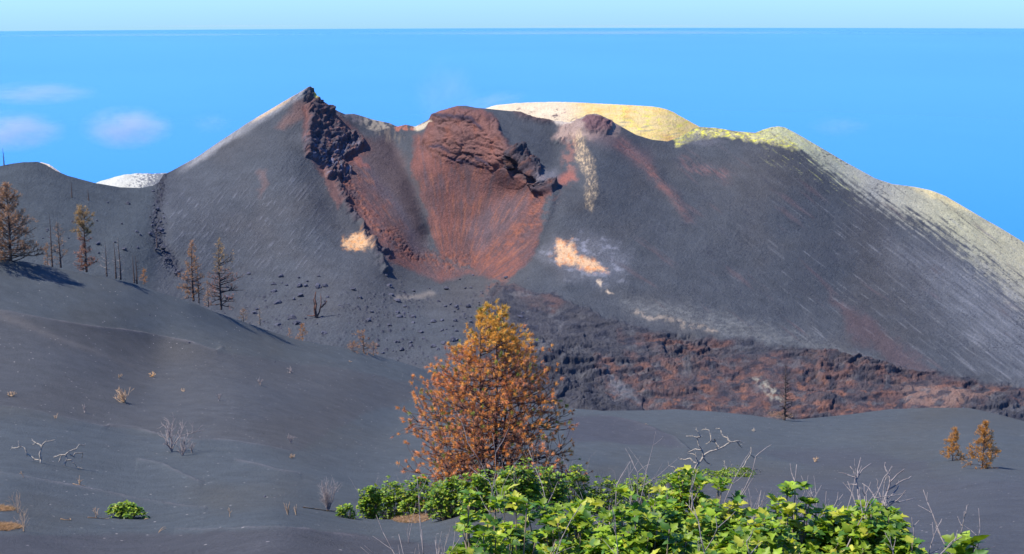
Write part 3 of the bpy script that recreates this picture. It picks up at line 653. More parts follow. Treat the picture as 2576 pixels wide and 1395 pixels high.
def col_white(u, v, d):
    c = np.broadcast_to(np.array([0.46, 0.45, 0.38]), u.shape + (3,)).copy()
    f2 = fbm(u / 7, v / 4, 4, 331)
    c = lerpc(c, (0.10, 0.11, 0.13), sstep(0.12 - 0.0 * u, 0.3, f2 + 0.5 * sstep(330, 410, u)) * sstep(300, 345, u) * 0.85)
    c = lerpc(c, (0.14, 0.14, 0.16), sstep(0.3, 0.4, f2) * 0.8)
    return c
sheet('far_white_rim', [(190, 478), (240, 461), (270, 452), (300, 443), (325, 439), (350, 437), (400, 437), (440, 436), (480, 460)], 70, 640, 612, col_white, 0.8, 160, 60)
def col_hill(u, v, d):
    c = np.broadcast_to(np.array([0.62, 0.50, 0.36]), u.shape + (3,)).copy()
    return lerpc(c, (0.2, 0.18, 0.17), sstep(0.1, 0.3, fbm(u / 8, v / 5, 3, 341)) * 0.7)
sheet('far_pale_knoll', [(80, 412), (105, 409), (125, 415), (150, 433), (175, 452)], 40, 590, 575, col_hill, 0.5, 60, 40)

# ------------------------------------------------------------------ sea and low clouds
SEA_Z = -1050.0; RE = 6371000.0
def build_sea():
    m, t, b = newmat('open_sea')
    g = N(t, 'ShaderNodeNewGeometry')
    mp = N(t, 'ShaderNodeMapping'); mp.inputs['Scale'].default_value = (0.00012, 0.00006, 0); t.links.new(g.outputs['Position'], mp.inputs[0])
    n = noise(t, 1.0, 5, 0.6, mp.outputs[0])
    r = ramp(t, n.outputs[0], [(0.25, (0.010, 0.155, 0.54)), (0.75, (0.026, 0.20, 0.60))])
    t.links.new(r.outputs[0], b.inputs['Base Color'])
    b.inputs['Roughness'].default_value = 0.22; b.inputs['IOR'].default_value = 1.33; b.inputs['Specular IOR Level'].default_value = 0.5
    rs = np.concatenate([[0.0], np.geomspace(300, 135000, 90)]); th = np.linspace(R(-75), R(75), 121)
    r_, t_ = np.meshgrid(rs, th, indexing='ij')
    p = np.stack([r_ * np.sin(t_), r_ * np.cos(t_), SEA_Z - r_ ** 2 / (2 * RE)], -1)
    p[..., 1] -= 200
    me = mesh_np('sea', p.reshape(-1, 3), grid_faces(*p.shape[:2]), m)
    struct(link('sea', me))
build_sea()

# ------------------------------------------------------------------ placing things on the land
def at_ash(u, v):
    return Vector(ground_point(np.array([float(u)]), np.array([float(v)]))[0])
def at_vol(u, v):
    return Vector(P(np.array([float(u)]), np.array([float(v)]), VOL(np.array([float(u)]), np.array([float(v)])))[0])
def unit(n, rg):
    d = rg.normal(size=(n, 3)); return d / np.linalg.norm(d, axis=1, keepdims=True)

# ------------------------------------------------------------------ wood: tubes from segments
class Segs:
    def __init__(s): s.a = []
    def path(s, pts, r0, r1):
        n = len(pts) - 1
        for i in range(n):
            s.a.append((*pts[i], r0 + (r1 - r0) * i / n, *pts[i + 1], r0 + (r1 - r0) * (i + 1) / n))
    def mesh(s, name, mat, sides=5):
        a = np.array(s.a); p0 = a[:, :3]; ra = a[:, 3]; p1 = a[:, 4:7]; rb = a[:, 7]
        d = p1 - p0; L = np.linalg.norm(d, axis=1, keepdims=True) + 1e-9; d = d / L
        p1 = p1 + d * (rb * 0.5)[:, None]
        h = np.where(np.abs(d[:, 2:3]) < 0.9, np.array([[0, 0, 1.0]]), np.array([[1.0, 0, 0]]))
        x = np.cross(d, h); x /= np.linalg.norm(x, axis=1, keepdims=True) + 1e-9; y = np.cross(d, x)
        th = np.arange(sides) * 2 * math.pi / sides
        ring = np.cos(th)[None, :, None] * x[:, None, :] + np.sin(th)[None, :, None] * y[:, None, :]
        v = np.concatenate([p0[:, None, :] + ring * ra[:, None, None], p1[:, None, :] + ring * rb[:, None, None]], 1)
        n = len(a); base = (np.arange(n) * 2 * sides)[:, None]
        k = np.arange(sides); k2 = (k + 1) % sides
        f = np.stack([base + k, base + k2, base + sides + k2, base + sides + k], -1).reshape(-1, 4)
        cap = (base + sides + k).reshape(-1, sides)
        return mesh_np(name, v.reshape(-1, 3), [f, cap], mat, True)
def bend(p, d, L, n, rg, wig=0.15, up=0.0):
    pts = [np.array(p, float)]; d = np.array(d, float); d /= np.linalg.norm(d)
    for i in range(n):
        d = d + rg.normal(size=3) * wig + np.array([0, 0, up / n]); d /= np.linalg.norm(d)
        pts.append(pts[-1] + d * L / n)
    return pts, d
def needles(c, d, L, col, m, wd, rg, droop=0.0, spread=0.9, name='foliage'):
    """tufts of needles: c centres, d tuft directions, L lengths, col colours; m needles per tuft"""
    n = len(c); cc = np.repeat(c, m, 0); dd = np.repeat(d, m, 0); LL = np.repeat(L, m) * rg.uniform(0.7, 1.1, n * m)
    k = dd + unit(n * m, rg) * spread; k[:, 2] -= droop * rg.uniform(0, 1, n * m)
    k /= np.linalg.norm(k, axis=1, keepdims=True) + 1e-9
    off = dd * (rg.uniform(-0.5, 0.35, n * m) * LL)[:, None]
    s = np.cross(k, unit(n * m, rg)); s /= np.linalg.norm(s, axis=1, keepdims=True) + 1e-9
    p = cc + off; tip = p + k * LL[:, None]
    v = np.stack([p - s * wd / 2, p + s * wd / 2, tip], 1).reshape(-1, 3)
    f = np.arange(n * m * 3).reshape(-1, 3)
    ct = np.repeat(col, m, 0) * rg.uniform(0.7, 1.3, (n * m, 1)); ct = np.repeat(ct, 3, 0)
    return mesh_np(name, v, f, M_needle, False, np.clip(ct, 0.01, 0.9))

ORANGE = np.array([0.86, 0.36, 0.10]); YELLOW = np.array([0.78, 0.46, 0.09]); BROWN = np.array([0.44, 0.21, 0.15]); RUSTN = np.array([0.80, 0.34, 0.16])
def pine(name, label, base, H_, prof, stems=((0, 0, 1.0),), nbr=50, mat=None, tuft=8, L=0.22, m=30, wd=0.012, low=0.05, up=0.55, col=None, seed=1, trunk_r=None, group=None, droop=0.5, bmat=None, sub=5, cat='tree', brr=1.0, rlo=0.5, tufts=True, skew=None):
    """prof: list of (height fraction, crown radius in m)"""
    rg = np.random.default_rng(seed); root = thing(name, label, cat, base, group)
    T = Segs(); B = Segs(); C = []; D = []; LL = []; CO = []
    tr = trunk_r or H_ * 0.016
    hs = [q[0] for q in prof]; rs = [q[1] for q in prof]
    for (sx, sy, hf) in stems:
        n = 16; pts = []; ph = rg.uniform(0, 6)
        for i in range(n + 1):
            t = i / n; spreadx = sx * min(1, t * 3 + 0.35); pts.append(np.array([spreadx + 0.012 * H_ * math.sin(ph + 5 * t) * t, sy * min(1, t * 3 + 0.35) + 0.012 * H_ * math.cos(ph + 4 * t) * t, -0.3 + (H_ * hf + 0.3) * t]))
        T.path(pts, tr * (1.0 if len(stems) == 1 else 0.7), tr * 0.12)
        if tufts: C.append(pts[-1]); D.append(np.array([0, 0, 1.0])); LL.append(L * 1.2); CO.append(col(1.0, rg))
        nb = int(nbr / len(stems))
        for b in range(nb):
            hfr = low + (hf - low) * ((b + rg.uniform(0, 1)) / nb) ** 0.9
            a = rg.uniform(0, 2 * math.pi)
            out = np.array([math.cos(a), math.sin(a), 0])
            Rr = np.interp(hfr, hs, rs) * rg.uniform(rlo, 1.08)
            if skew is not None: Rr *= 1 + skew * out[0]
            t = hfr / hf; i = min(int(t * n), n - 1); p = pts[i] + (pts[i + 1] - pts[i]) * (t * n - i)
            cx = p[:2]; reach = Rr - (cx @ out[:2]) if len(stems) > 1 else Rr
            if reach < 0.15: reach = 0.15
            fl = 0.25 + 0.9 * min(1.0, hfr * 1.6); d = out + np.array([0, 0, fl * up * rg.uniform(0.3, 1.2) - 0.15])
            bp, dl = bend(p, d, reach * 1.15, 6, rg, 0.11, up * 0.8 * fl)
            br = tr * 0.30 * brr * (0.5 + 0.5 * (1 - hfr)) * min(1.3, 0.4 + reach / (max(rs) + 1e-6))
            B.path(bp, br, br * 0.25)
            ns = max(1, int(sub * reach / max(rs) + 0.5))
            for q in range(ns):
                j = rg.integers(2, 6) ; sp = bp[j]
                sdv = (bp[j] - bp[j - 1]); sdv /= np.linalg.norm(sdv) + 1e-9
                sdv = sdv * 0.8 + unit(1, rg)[0] * 0.8 + np.array([0, 0, 0.25])
                sl = reach * rg.uniform(0.18, 0.42)
                tp, td = bend(sp, sdv, sl, 4, rg, 0.18, 0.5)
                B.path(tp, br * 0.4, br * 0.14)
                if tufts:
                    for k in range(max(1, int(tuft * 0.4))):
                        f = tp[-1] if k == 0 else tp[rg.integers(1, 5)] + rg.normal(size=3) * L * 0.3
                        C.append(f); D.append(td if k == 0 else unit(1, rg)[0]); LL.append(L * rg.uniform(0.7, 1.15)); CO.append(col(f[2] / H_, rg) * (1.0 if k == 0 else 0.7))
            if tufts:
                C.append(bp[-1]); D.append(dl); LL.append(L * 1.15); CO.append(col(hfr, rg))
    if nbr < 85 and B.a:
        nt_ = len(T.a); T.a += B.a; me = T.mesh('trunk', mat or M_char, 5); me.materials.append(bmat or mat or M_char); na = len(T.a)
        k = np.concatenate([np.repeat(np.arange(na) >= nt_, 5), np.arange(na) >= nt_]).astype(np.int32)
        if len(k) == len(me.polygons): me.polygons.foreach_set('material_index', k)
        link('trunk', me, root)
    else:
        link('trunk', T.mesh('trunk', mat or M_char, 7), root)
        link('branches', B.mesh('branches', bmat or mat or M_char, 4), root)
    if tufts and C:
        link('foliage', needles(np.array(C), np.array(D), np.array(LL), np.array(CO), m, wd, rg, droop), root)
    return root
def col_hero(h, rg):
    c = ORANGE * (1 - min(1, max(0, (h - 0.62) / 0.4))) + YELLOW * min(1, max(0, (h - 0.62) / 0.4))
    r = rg.uniform()
    if h < 0.75 and r < 0.35: c = RUSTN
    if h < 0.8 and r > 0.82: c = BROWN
    if r > 0.94: c = np.array([0.34, 0.34, 0.07])
    return c * rg.uniform(0.75, 1.25)
def col_brown(h, rg): return np.array([0.42, 0.235, 0.15]) * rg.uniform(0.7, 1.3)
def col_burnt(h, rg): return np.array([0.46, 0.22, 0.10]) * rg.uniform(0.7, 1.2)
def col_olive(h, rg): return (np.array([0.44, 0.27, 0.13]) if h > 0.55 else np.array([0.38, 0.18, 0.13])) * rg.uniform(0.75, 1.25)
def col_gold(h, rg): return (YELLOW * 0.35 + ORANGE * 0.65) * 0.68 * rg.uniform(0.75, 1.2)

# hero pine
hb = at_ash(1243, 1215); hs = hb.y / F
hero_h = (1215 - 745) * hs * 1.04
pine('scorched_pine', 'large scorched pine with rusty orange needles rising behind the green fig thicket', hb, hero_h,
     [(0, 5.0), (0.14, 5.0), (0.29, 5.0), (0.46, 4.2), (0.56, 3.4), (0.66, 2.7), (0.78, 1.8), (0.9, 0.9), (1.0, 0.25)],
     stems=((-0.75, 0.1, 0.985), (0.12, -0.2, 0.95), (0.68, 0.1, 1.0)), nbr=275, mat=M_char, bmat=M_bark, tuft=6, L=0.24, m=46, wd=0.021, rlo=0.70, low=0.0, up=0.42, col=col_hero, seed=12, trunk_r=0.17, droop=0.75, sub=10)

# row of burnt pines on the left shoulder: (u, v, top, crown radius in units, kind)
G1 = 'burnt pines along the left ash shoulder'
def burnt(u, v, top, w, kind, label, seed, **kw):
    b = at_ash(u, v); s = b.y / F; h = (v - top) * s; w = w * s
    if kind == 'full':   prof = [(0, w * 0.95), (0.25, w), (0.5, w * 0.72), (0.75, w * 0.42), (0.95, w * 0.14), (1, 0.1)]
    if kind == 'column': prof = [(0, w), (0.2, w * 0.9), (0.5, w * 0.65), (0.8, w * 0.45), (1, w * 0.15)]
    if kind == 'split':  prof = [(0, w), (0.2, w * 0.95), (0.45, w * 0.35), (0.5, w * 0.6), (0.75, w * 1.0), (0.95, w * 0.75), (1, w * 0.3)]
    if kind == 'bare':   prof = [(0, w), (0.3, w), (0.7, w * 0.6), (1, w * 0.1)]
    return pine('burnt_pine', label, b, h, prof, group=G1, seed=seed, **kw)
FAR = dict(L=0.42, wd=0.035, droop=0.6)
burnt(28, 657, 450, 78, 'full', 'tallest burnt pine with broad brown crown at the left edge', 21, nbr=130, tuft=6, m=15, col=col_brown, sub=9, rlo=0.62, up=0.75, trunk_r=0.22, brr=1.0, **FAR)
burnt(-14, 660, 520, 55, 'full', 'golden brown burnt pine cut off by the left edge', 22, nbr=50, tuft=5, m=14, col=col_burnt, sub=6, **FAR)
burnt(131, 662, 532, 14, 'bare', 'thin charred snag with short twigs just right of the tallest burnt pine', 23, nbr=22, tufts=False, sub=2, col=col_brown, trunk_r=0.15)
burnt(120, 662, 608, 9, 'column', 'short brown sapling between the tallest pine and the thin charred snag', 24, nbr=20, tuft=4, m=9, col=col_brown, sub=3, **FAR)
burnt(152, 664, 556, 24, 'bare', 'charred snag with ladder of short branches left of the bushy topped pine', 25, nbr=40, tufts=True, tuft=2, m=4, sub=3, col=col_brown, trunk_r=0.16, **FAR)
burnt(217, 674, 518, 30, 'split', 'burnt pine with wide olive top and reddish skirt', 26, nbr=64, tuft=5, m=12, col=col_olive, sub=6, trunk_r=0.2, brr=1.2, **FAR)
burnt(268, 684, 600, 16, 'bare', 'grey leafless pine standing left of a pair of dark poles', 27, nbr=34, tufts=False, sub=4, col=col_brown, mat=M_char, bmat=M_grey, trunk_r=0.13)
burnt(291, 690, 602, 10, 'bare', 'left pole of the pair of tall dark burnt poles', 28, nbr=20, tufts=False, sub=2, col=col_brown, mat=M_char, bmat=M_grey, trunk_r=0.15)
burnt(303, 693, 592, 16, 'bare', 'right and taller pole of the pair of dark burnt poles', 29, nbr=28, tufts=False, sub=3, col=col_brown, mat=M_char, bmat=M_grey, trunk_r=0.16)
burnt(337, 702, 634, 7, 'bare', 'left one of two short burnt poles with stubby twigs', 30, nbr=14, tufts=False, sub=1, col=col_brown, trunk_r=0.14)
burnt(344, 704, 634, 13, 'bare', 'right one of two short burnt poles with twigs reaching right', 31, nbr=24, tufts=False, sub=3, col=col_brown, trunk_r=0.14, skew=0.5)
burnt(362, 706, 672, 11, 'column', 'stubby orange brown sapling at the end of the burnt pole row', 32, nbr=20, tuft=4, m=9, col=col_burnt, sub=2, **FAR)
burnt(486, 747, 597, 34, 'full', 'narrow burnt pine with orange lower left branches beside the sprawling one', 33, nbr=80, tuft=4, m=8, col=col_burnt, sub=6, trunk_r=0.2, **FAR)
burnt(500, 752, 655, 20, 'bare', 'forked charred snag close behind the narrow orange pine', 34, nbr=36, tufts=False, sub=4, col=col_brown, trunk_r=0.12)
burnt(556, 772, 594, 48, 'full', 'sprawling burnt pine with long bare limbs reaching right and olive tip', 35, nbr=84, tuft=3, m=7, col=col_olive, sub=7, up=0.5, trunk_r=0.2, brr=1.5, skew=0.35, **FAR)
burnt(524, 762, 700, 12, 'bare', 'small leafless sapling left of the sprawling pine', 36, nbr=26, tufts=True, tuft=2, m=5, sub=3, col=col_brown, bmat=M_tan, trunk_r=0.08, **FAR)
burnt(612, 803, 775, 15, 'column', 'low tan sapling half buried below the sprawling pine', 37, nbr=24, tufts=True, tuft=2, m=5, sub=3, col=col_brown, bmat=M_tan, trunk_r=0.07, **FAR)
burnt(654, 814, 766, 10, 'bare', 'small greyish bare conifer on the ash crest', 38, nbr=34, tufts=False, sub=2, col=col_brown, bmat=M_tan, trunk_r=0.09)
burnt(761, 853, 812, 15, 'full', 'small cone shaped orange brown sapling on the ash crest', 39, nbr=46, tuft=4, m=8, col=col_burnt, sub=4, L=0.3, wd=0.03, droop=0.5)
burnt(728, 846, 826, 9, 'column', 'tiny dry sapling left of the cone shaped sapling', 40, nbr=16, tufts=True, tuft=2, m=4, sub=2, col=col_brown, bmat=M_tan, trunk_r=0.05, **FAR)
burnt(914, 887, 835, 22, 'split', 'crooked burnt sapling with dry twigs trailing left along the crest', 41, nbr=34, tufts=True, tuft=2, m=5, sub=4, col=col_burnt, bmat=M_bark, trunk_r=0.12, **FAR)
burnt(940, 893, 862, 16, 'bare', 'low reddish twiggy sapling right of the crooked one', 42, nbr=26, tufts=True, tuft=2, m=4, sub=3, col=col_burnt, bmat=M_bark, trunk_r=0.05, **FAR)
burnt(888, 884, 862, 22, 'bare', 'low reddish brush spreading left of the crooked sapling', 43, nbr=30, tufts=True, tuft=2, m=4, sub=3, col=col_burnt, bmat=M_bark, trunk_r=0.05, **FAR)
G1 = 'scorched pines on the right ash slope'
burnt(1973, 1058, 916, 22, 'bare', 'lone black dead pine standing before the rusty lava field', 44, nbr=74, tufts=True, tuft=2, m=4, sub=4, col=lambda h, rg: np.array([0.05, 0.04, 0.04]), trunk_r=0.3, brr=1.2, L=0.3, wd=0.04, skew=0.1)
burnt(2396, 1166, 1078, 30, 'full', 'smaller of the two orange pines on the right ash slope', 45, nbr=62, tuft=6, m=14, col=col_gold, sub=6, L=0.32, wd=0.026, droop=0.4)
burnt(2471, 1177, 1050, 42, 'full', 'larger of the two orange pines on the right ash slope', 46, nbr=90, tuft=6, m=14, col=col_gold, sub=7, L=0.32, wd=0.026, droop=0.4)
G1 = 'distant black snags on the left hill'
def far_snag(u, v, top, label, seed):
    b = at_vol(u, v); h = (v - top) * b.y / F
    pine('distant_snag', label, b, h, [(0, 0.9), (0.6, 0.7), (1, 0.1)], group=G1, seed=seed, nbr=10, tufts=False, sub=1, col=col_brown, trunk_r=0.30)
far_snag(10, 416, 373, 'lone black pole standing against the sea on the left hilltop', 51)
far_snag(181, 499, 455, 'tallest black pole on the left slope below the saddle', 52)
far_snag(223, 506, 474, 'black pole standing right of the tallest one on the left slope', 53)
far_snag(395, 622, 575, 'short black pole beside the strip of loose rocks', 54)

# ------------------------------------------------------------------ bleached dead branches traced as limbs
def limbs(name, label, origin, paths, mat, r0, seed, cat='dead tree', group=None, depth=0.35, tw=6):
    """paths in picture units; each limb gets its own distance and thickness, rooted at origin"""
    rg = np.random.default_rng(seed); Y0 = origin.y; S = Segs(); root = thing(name, label, cat, origin, group); s = Y0 / F
    first = paths[0]; T = Segs()
    yoff = {}
    for k, pth in enumerate(paths):
        key0 = min(yoff, key=lambda q: (q[0] - pth[0][0]) ** 2 + (q[1] - pth[0][1]) ** 2) if yoff else None
        y = yoff[key0] if key0 is not None else 0.0
        slope = rg.uniform(-depth, depth) if k else 0
        pts = []
        for i in range(len(pth)):
            if i: y += slope * math.hypot(pth[i][0] - pth[i - 1][0], pth[i][1] - pth[i - 1][1]) * s
            yoff[pth[i]] = y
            q = P(np.array([pth[i][0]]), np.array([pth[i][1]]), Y0 + y)[0]; pts.append(q - np.array(origin))
        fine = [pts[0]]
        for i in range(len(pts) - 1):
            mid = (pts[i] + pts[i + 1]) / 2 + rg.normal(size=3) * np.linalg.norm(pts[i + 1] - pts[i]) * 0.06; fine += [mid, pts[i + 1]]
        ra = r0 * (1 if k == 0 else 0.7); (T if k == 0 else S).path(fine, ra, ra * 0.45)
        for q in range(tw if k else 0):
            i = rg.integers(1, len(fine)); d = unit(1, rg)[0] * 0.8 + (fine[i] - fine[i - 1]) / (np.linalg.norm(fine[i] - fine[i - 1]) + 1e-9)
            tp, _ = bend(fine[i], d, rg.uniform(4, 10) * s, 3, rg, 0.3, 0.1); S.path(tp, ra * 0.3, ra * 0.12)
    link('trunk', T.mesh('trunk', mat, 6), root)
    if S.a: link('branches', S.mesh('branches', mat, 5), root)
    return root
z3 = lambda L_: [(1529.4 + 0.4063 * x, 1003.6 + 0.4063 * y) for x, y in L_]
z5 = lambda L_: [(0.4379 * x, 783.8 + 0.4379 * y) for x, y in L_]
z6 = lambda L_: [(477.9 + 0.2597 * x, 621.3 + 0.2597 * y) for x, y in L_]
def gz(paths, u, v): return at_ash(u, v)
pA = [z3(q) for q in ([(530, 480), (540, 430), (560, 400), (590, 360), (600, 345), (660, 320), (720, 295), (760, 270), (800, 262), (830, 268)], [(590, 360), (580, 310), (560, 280), (550, 240), (520, 232), (485, 232)], [(550, 240), (575, 235), (560, 210), (545, 190)],
      [(760, 270), (740, 245), (715, 235), (700, 200), (690, 185), (668, 187)], [(690, 305), (670, 275), (640, 260), (635, 225), (625, 195), (590, 190)], [(640, 255), (620, 275)], [(660, 250), (680, 290), (670, 300)], [(580, 320), (540, 312), (500, 330)],
      [(560, 400), (540, 350), (510, 340)], [(545, 400), (510, 370), (480, 378), (445, 375)], [(590, 365), (620, 400), (635, 408)], [(800, 265), (825, 300)], [(530, 470), (510, 440), (470, 430), (430, 450), (410, 425), (375, 412)], [(430, 450), (380, 470), (360, 500)])]
limbs('bleached_tree', 'large bleached dead tree with twisting forked limbs above the low green patch', at_ash(1748, 1205), pA, M_pale, 0.13, 61)
pB = [z3(q) for q in ([(790, 470), (810, 440), (840, 420), (855, 385), (880, 350), (885, 300)], [(885, 350), (910, 365), (940, 368)], [(855, 425), (900, 430), (945, 450), (940, 465)], [(800, 450), (770, 420), (755, 385)], [(740, 460), (730, 420), (722, 390)], [(830, 430), (870, 425), (915, 440)])]
limbs('bleached_tree', 'small bleached branch curling up at the right end of the low green patch', at_ash(1852, 1197), pB, M_pale, 0.08, 62)
pE = [z5(q) for q in ([(232, 872), (228, 820), (240, 780), (215, 760), (190, 765)], [(240, 780), (260, 750), (315, 738)], [(205, 757), (190, 745)], [(222, 855), (180, 835), (155, 820), (140, 785), (110, 775), (105, 745)], [(120, 775), (70, 785)], [(148, 795), (155, 830)])]
limbs('bleached_tree', 'pale dead tree with two forked arms at the lower left', at_ash(101, 1167), pE, M_pale, 0.075, 63, tw=4)
pF = [z5(q) for q in ([(368, 893), (382, 850), (375, 825), (345, 825), (310, 838)], [(375, 825), (410, 800), (440, 790), (455, 765), (485, 770)], [(400, 820), (425, 835), (430, 815), (475, 812), (472, 840)], [(385, 855), (410, 853), (430, 875), (445, 895), (480, 906)], [(340, 865), (350, 830)])]
limbs('bleached_tree', 'whitish dead tree leaning over with one limb touching the ash', at_ash(162, 1175), pF, M_pale, 0.08, 64, tw=4)
pG = [z6(q) for q in ([(1225, 685), (1222, 560), (1218, 440)], [(1215, 680), (1203, 620), (1195, 510)], [(1235, 670), (1260, 600), (1268, 480)], [(1262, 590), (1300, 560), (1325, 525)], [(1210, 665), (1140, 668)], [(1235, 680), (1250, 686)])]
limbs('dead_snag', 'three pronged charred snag standing alone on the valley floor', at_vol(796, 799), pG, M_bark, 0.42, 65, tw=3)
pH = [(u, v) for u, v in []]

def dead_shrub(name, label, base, h, spread, n, mat, seed, group=None, r=0.03, fork=3, cat='dead shrub', arch=0.2, upb=1.0, lean=0.0):
    rg = np.random.default_rng(seed); root = thing(name, label, cat, base, group); S = Segs()
    for i in range(n):
        a = rg.uniform(0, 6.28); o = rg.uniform(0.1, 1.0) * spread / h
        d = np.array([math.cos(a) * o + lean, math.sin(a) * o, upb]); Lh = h * rg.uniform(0.6, 1.08)
        p, dl = bend(np.array([math.cos(a) * 0.015, math.sin(a) * 0.015, -0.05]) * spread, d, Lh, 7, rg, arch, 0.25)
        S.path(p, r, r * 0.3)
        for k in range(fork):
            j = rg.integers(2, 7); dd = (p[j] - p[j - 1]) / (np.linalg.norm(p[j] - p[j - 1]) + 1e-9) + unit(1, rg)[0] * 0.75
            q, _ = bend(p[j], dd, Lh * rg.uniform(0.2, 0.45), 4, rg, arch * 1.2, 0.3); S.path(q, r * 0.5, r * 0.18)
            for k2 in range(2):
                j2 = rg.integers(1, 4); d2 = (q[j2] - q[j2 - 1]) / (np.linalg.norm(q[j2] - q[j2 - 1]) + 1e-9) + unit(1, rg)[0] * 0.8
                q2, _ = bend(q[j2], d2, Lh * rg.uniform(0.08, 0.2), 3, rg, arch, 0.2); S.path(q2, r * 0.28, r * 0.12)
    link('stems', S.mesh('stems', mat, 4), root); return root
def shr(u, v, h, w, n, mat, seed, label, r=1.0, **kw):
    b = at_ash(u, v); s = b.y / F
    return dead_shrub('dead_shrub', label, b, h * s, w * s, n, mat, seed, r=r * s, group='dead shrubs on the ash slope', **kw)
shr(315, 1012, 48, 40, 16, M_tan, 71, 'tan dead shrub, biggest of those on the left ash slope', r=1.3, lean=-0.5)
shr(385, 950, 18, 18, 9, M_straw, 72, 'small orange dry tuft above the big tan shrub', r=1.2, lean=-0.4)
shr(300, 955, 12, 6, 4, M_tan, 73, 'tiny dry twig tuft above the left end of the big tan shrub')
shr(28, 992, 16, 24, 12, M_tan, 74, 'low sprawling tan brush at the left edge of the ash slope', upb=0.5)
shr(460, 982, 10, 16, 6, M_tan, 75, 'low curled dry twigs right of the big tan shrub', upb=0.4)
shr(212, 1030, 24, 7, 5, M_grey, 76, 'thin grey upright twigs below and left of the big tan shrub')
shr(142, 1057, 12, 12, 5, M_tan, 77, 'little tan twigs lying on the left drift edge', upb=0.4)
shr(432, 1138, 98, 26, 9, M_grey, 78, 'tall grey twiggy dead shrub on the lower ash slope', r=1.4, fork=5)
shr(460, 1146, 60, 20, 8, M_grey, 79, 'shorter grey dead shrub leaning beside the tall grey one', r=1.2, fork=4)
shr(483, 1140, 40, 14, 6, M_grey, 80, 'rightmost and lowest of three grey dead shrubs standing together', r=1.0)
shr(731, 936, 16, 20, 10, M_grey, 81, 'pale dry brush on the slope left of the big pine', upb=0.6)
shr(655, 962, 22, 14, 8, M_grey, 82, 'faint grey twigs below the pale dry brush')
shr(550, 1000, 22, 6, 4, M_grey, 83, 'two thin grey stalks in the middle of the left slope')
shr(730, 1098, 26, 12, 7, M_grey, 84, 'grey dead tuft above a curled nest of twigs')
shr(733, 1145, 17, 16, 12, M_tan, 85, 'curled nest of dry twigs on the ash', upb=0.6, arch=0.5)
shr(880, 906, 6, 8, 5, M_tan, 86, 'tiny tan tuft below the crest saplings', upb=0.4)
shr(1895, 1087, 15, 22, 9, M_pale, 87, 'curled white twigs between the bleached tree and the black pine', upb=0.5, arch=0.6)
shr(2050, 1157, 16, 20, 9, M_tan, 88, 'small tan brush on the right ash slope', upb=0.5, lean=0.5)
shr(1625, 1082, 6, 7, 4, M_tan, 89, 'tiny tan tuft right of the big pine below the lava field')
shr(825, 1273, 86, 46, 30, M_grey, 90, 'round purplish grey leafless shrub left of the fig thicket', r=0.75, fork=4, arch=0.08)
shr(200, 1218, 22, 8, 5, M_tan, 91, 'thin dry stalks below the leaning whitish tree')
shr(60, 1205, 26, 5, 2, M_tan, 92, 'single thin stalk below the two armed dead tree')
shr(242, 1300, 34, 8, 3, M_tan, 93, 'upright twig left of the small green fig bush', r=1.0)
shr(578, 1300, 24, 4, 2, M_tan, 94, 'pair of short dry stalks in the middle foreground ash')
shr(724, 1297, 36, 12, 9, M_tan, 95, 'cluster of straight straw stalks left of the round grey shrub', arch=0.05, fork=0)
shr(745, 1296, 30, 8, 6, M_tan, 96, 'shorter straw stalks beside the straight cluster', arch=0.05, fork=0)
shr(45, 1290, 60, 26, 7, M_tan, 97, 'wispy dry weeds above the upper straw mat at the left edge', r=0.5, arch=0.12)
shr(60, 1340, 70, 30, 7, M_tan, 98, 'wispy dry weeds above the lower straw mat at the left edge', r=0.5, arch=0.12)
shr(1028, 1372, 92, 14, 2, M_grey, 99, 'tall bent dry stalk before the fig thicket', r=1.0, arch=0.1, fork=1)
shr(400, 1345, 26, 8, 2, M_tan, 100, 'bent straw stalk on the dark foreground ash')
def stick(name, label, pts, r, mat, seed):
    b = at_ash(*pts[0]); rg = np.random.default_rng(seed); s = b.y / F; S = Segs(); root = thing(name, label, 'stick', b, 'fallen sticks on the ash')
    q = [np.array(at_ash(*p)) - np.array(b) + np.array([0, 0, r * s * 1.0]) for p in pts]; S.path(q, r * s, r * s * 0.5)
    for k in range(3):
        i = rg.integers(1, len(q)); t, _ = bend(q[i], unit(1, rg)[0] * np.array([1, 1, 0.2]) + np.array([0, 0, 0.2]), 10 * s, 3, rg, 0.2); S.path(t, r * s * 0.5, r * s * 0.2)
    link('wood', S.mesh('wood', mat, 5), root)
stick('fallen_stick', 'curved tan stick lying below the round grey shrub', [(763, 1268), (790, 1272), (820, 1274), (862, 1276)], 1.8, M_tan, 1)
stick('fallen_stick', 'tan stick lying under the small green fig bush', [(335, 1298), (352, 1296), (368, 1300)], 1.8, M_tan, 2)
stick('fallen_stick', 'short tan stick lying beside the upright twig', [(220, 1298), (243, 1300), (266, 1302)], 1.6, M_tan, 3)
stick('fallen_stick', 'small straw coloured stick on the lower left ash', [(152, 1306), (165, 1308), (178, 1309)], 1.6, M_straw, 4)
stick('fallen_stick', 'tan twig lying on the lower drift near the left edge', [(183, 1214), (195, 1217), (206, 1218)], 1.2, M_tan, 5)
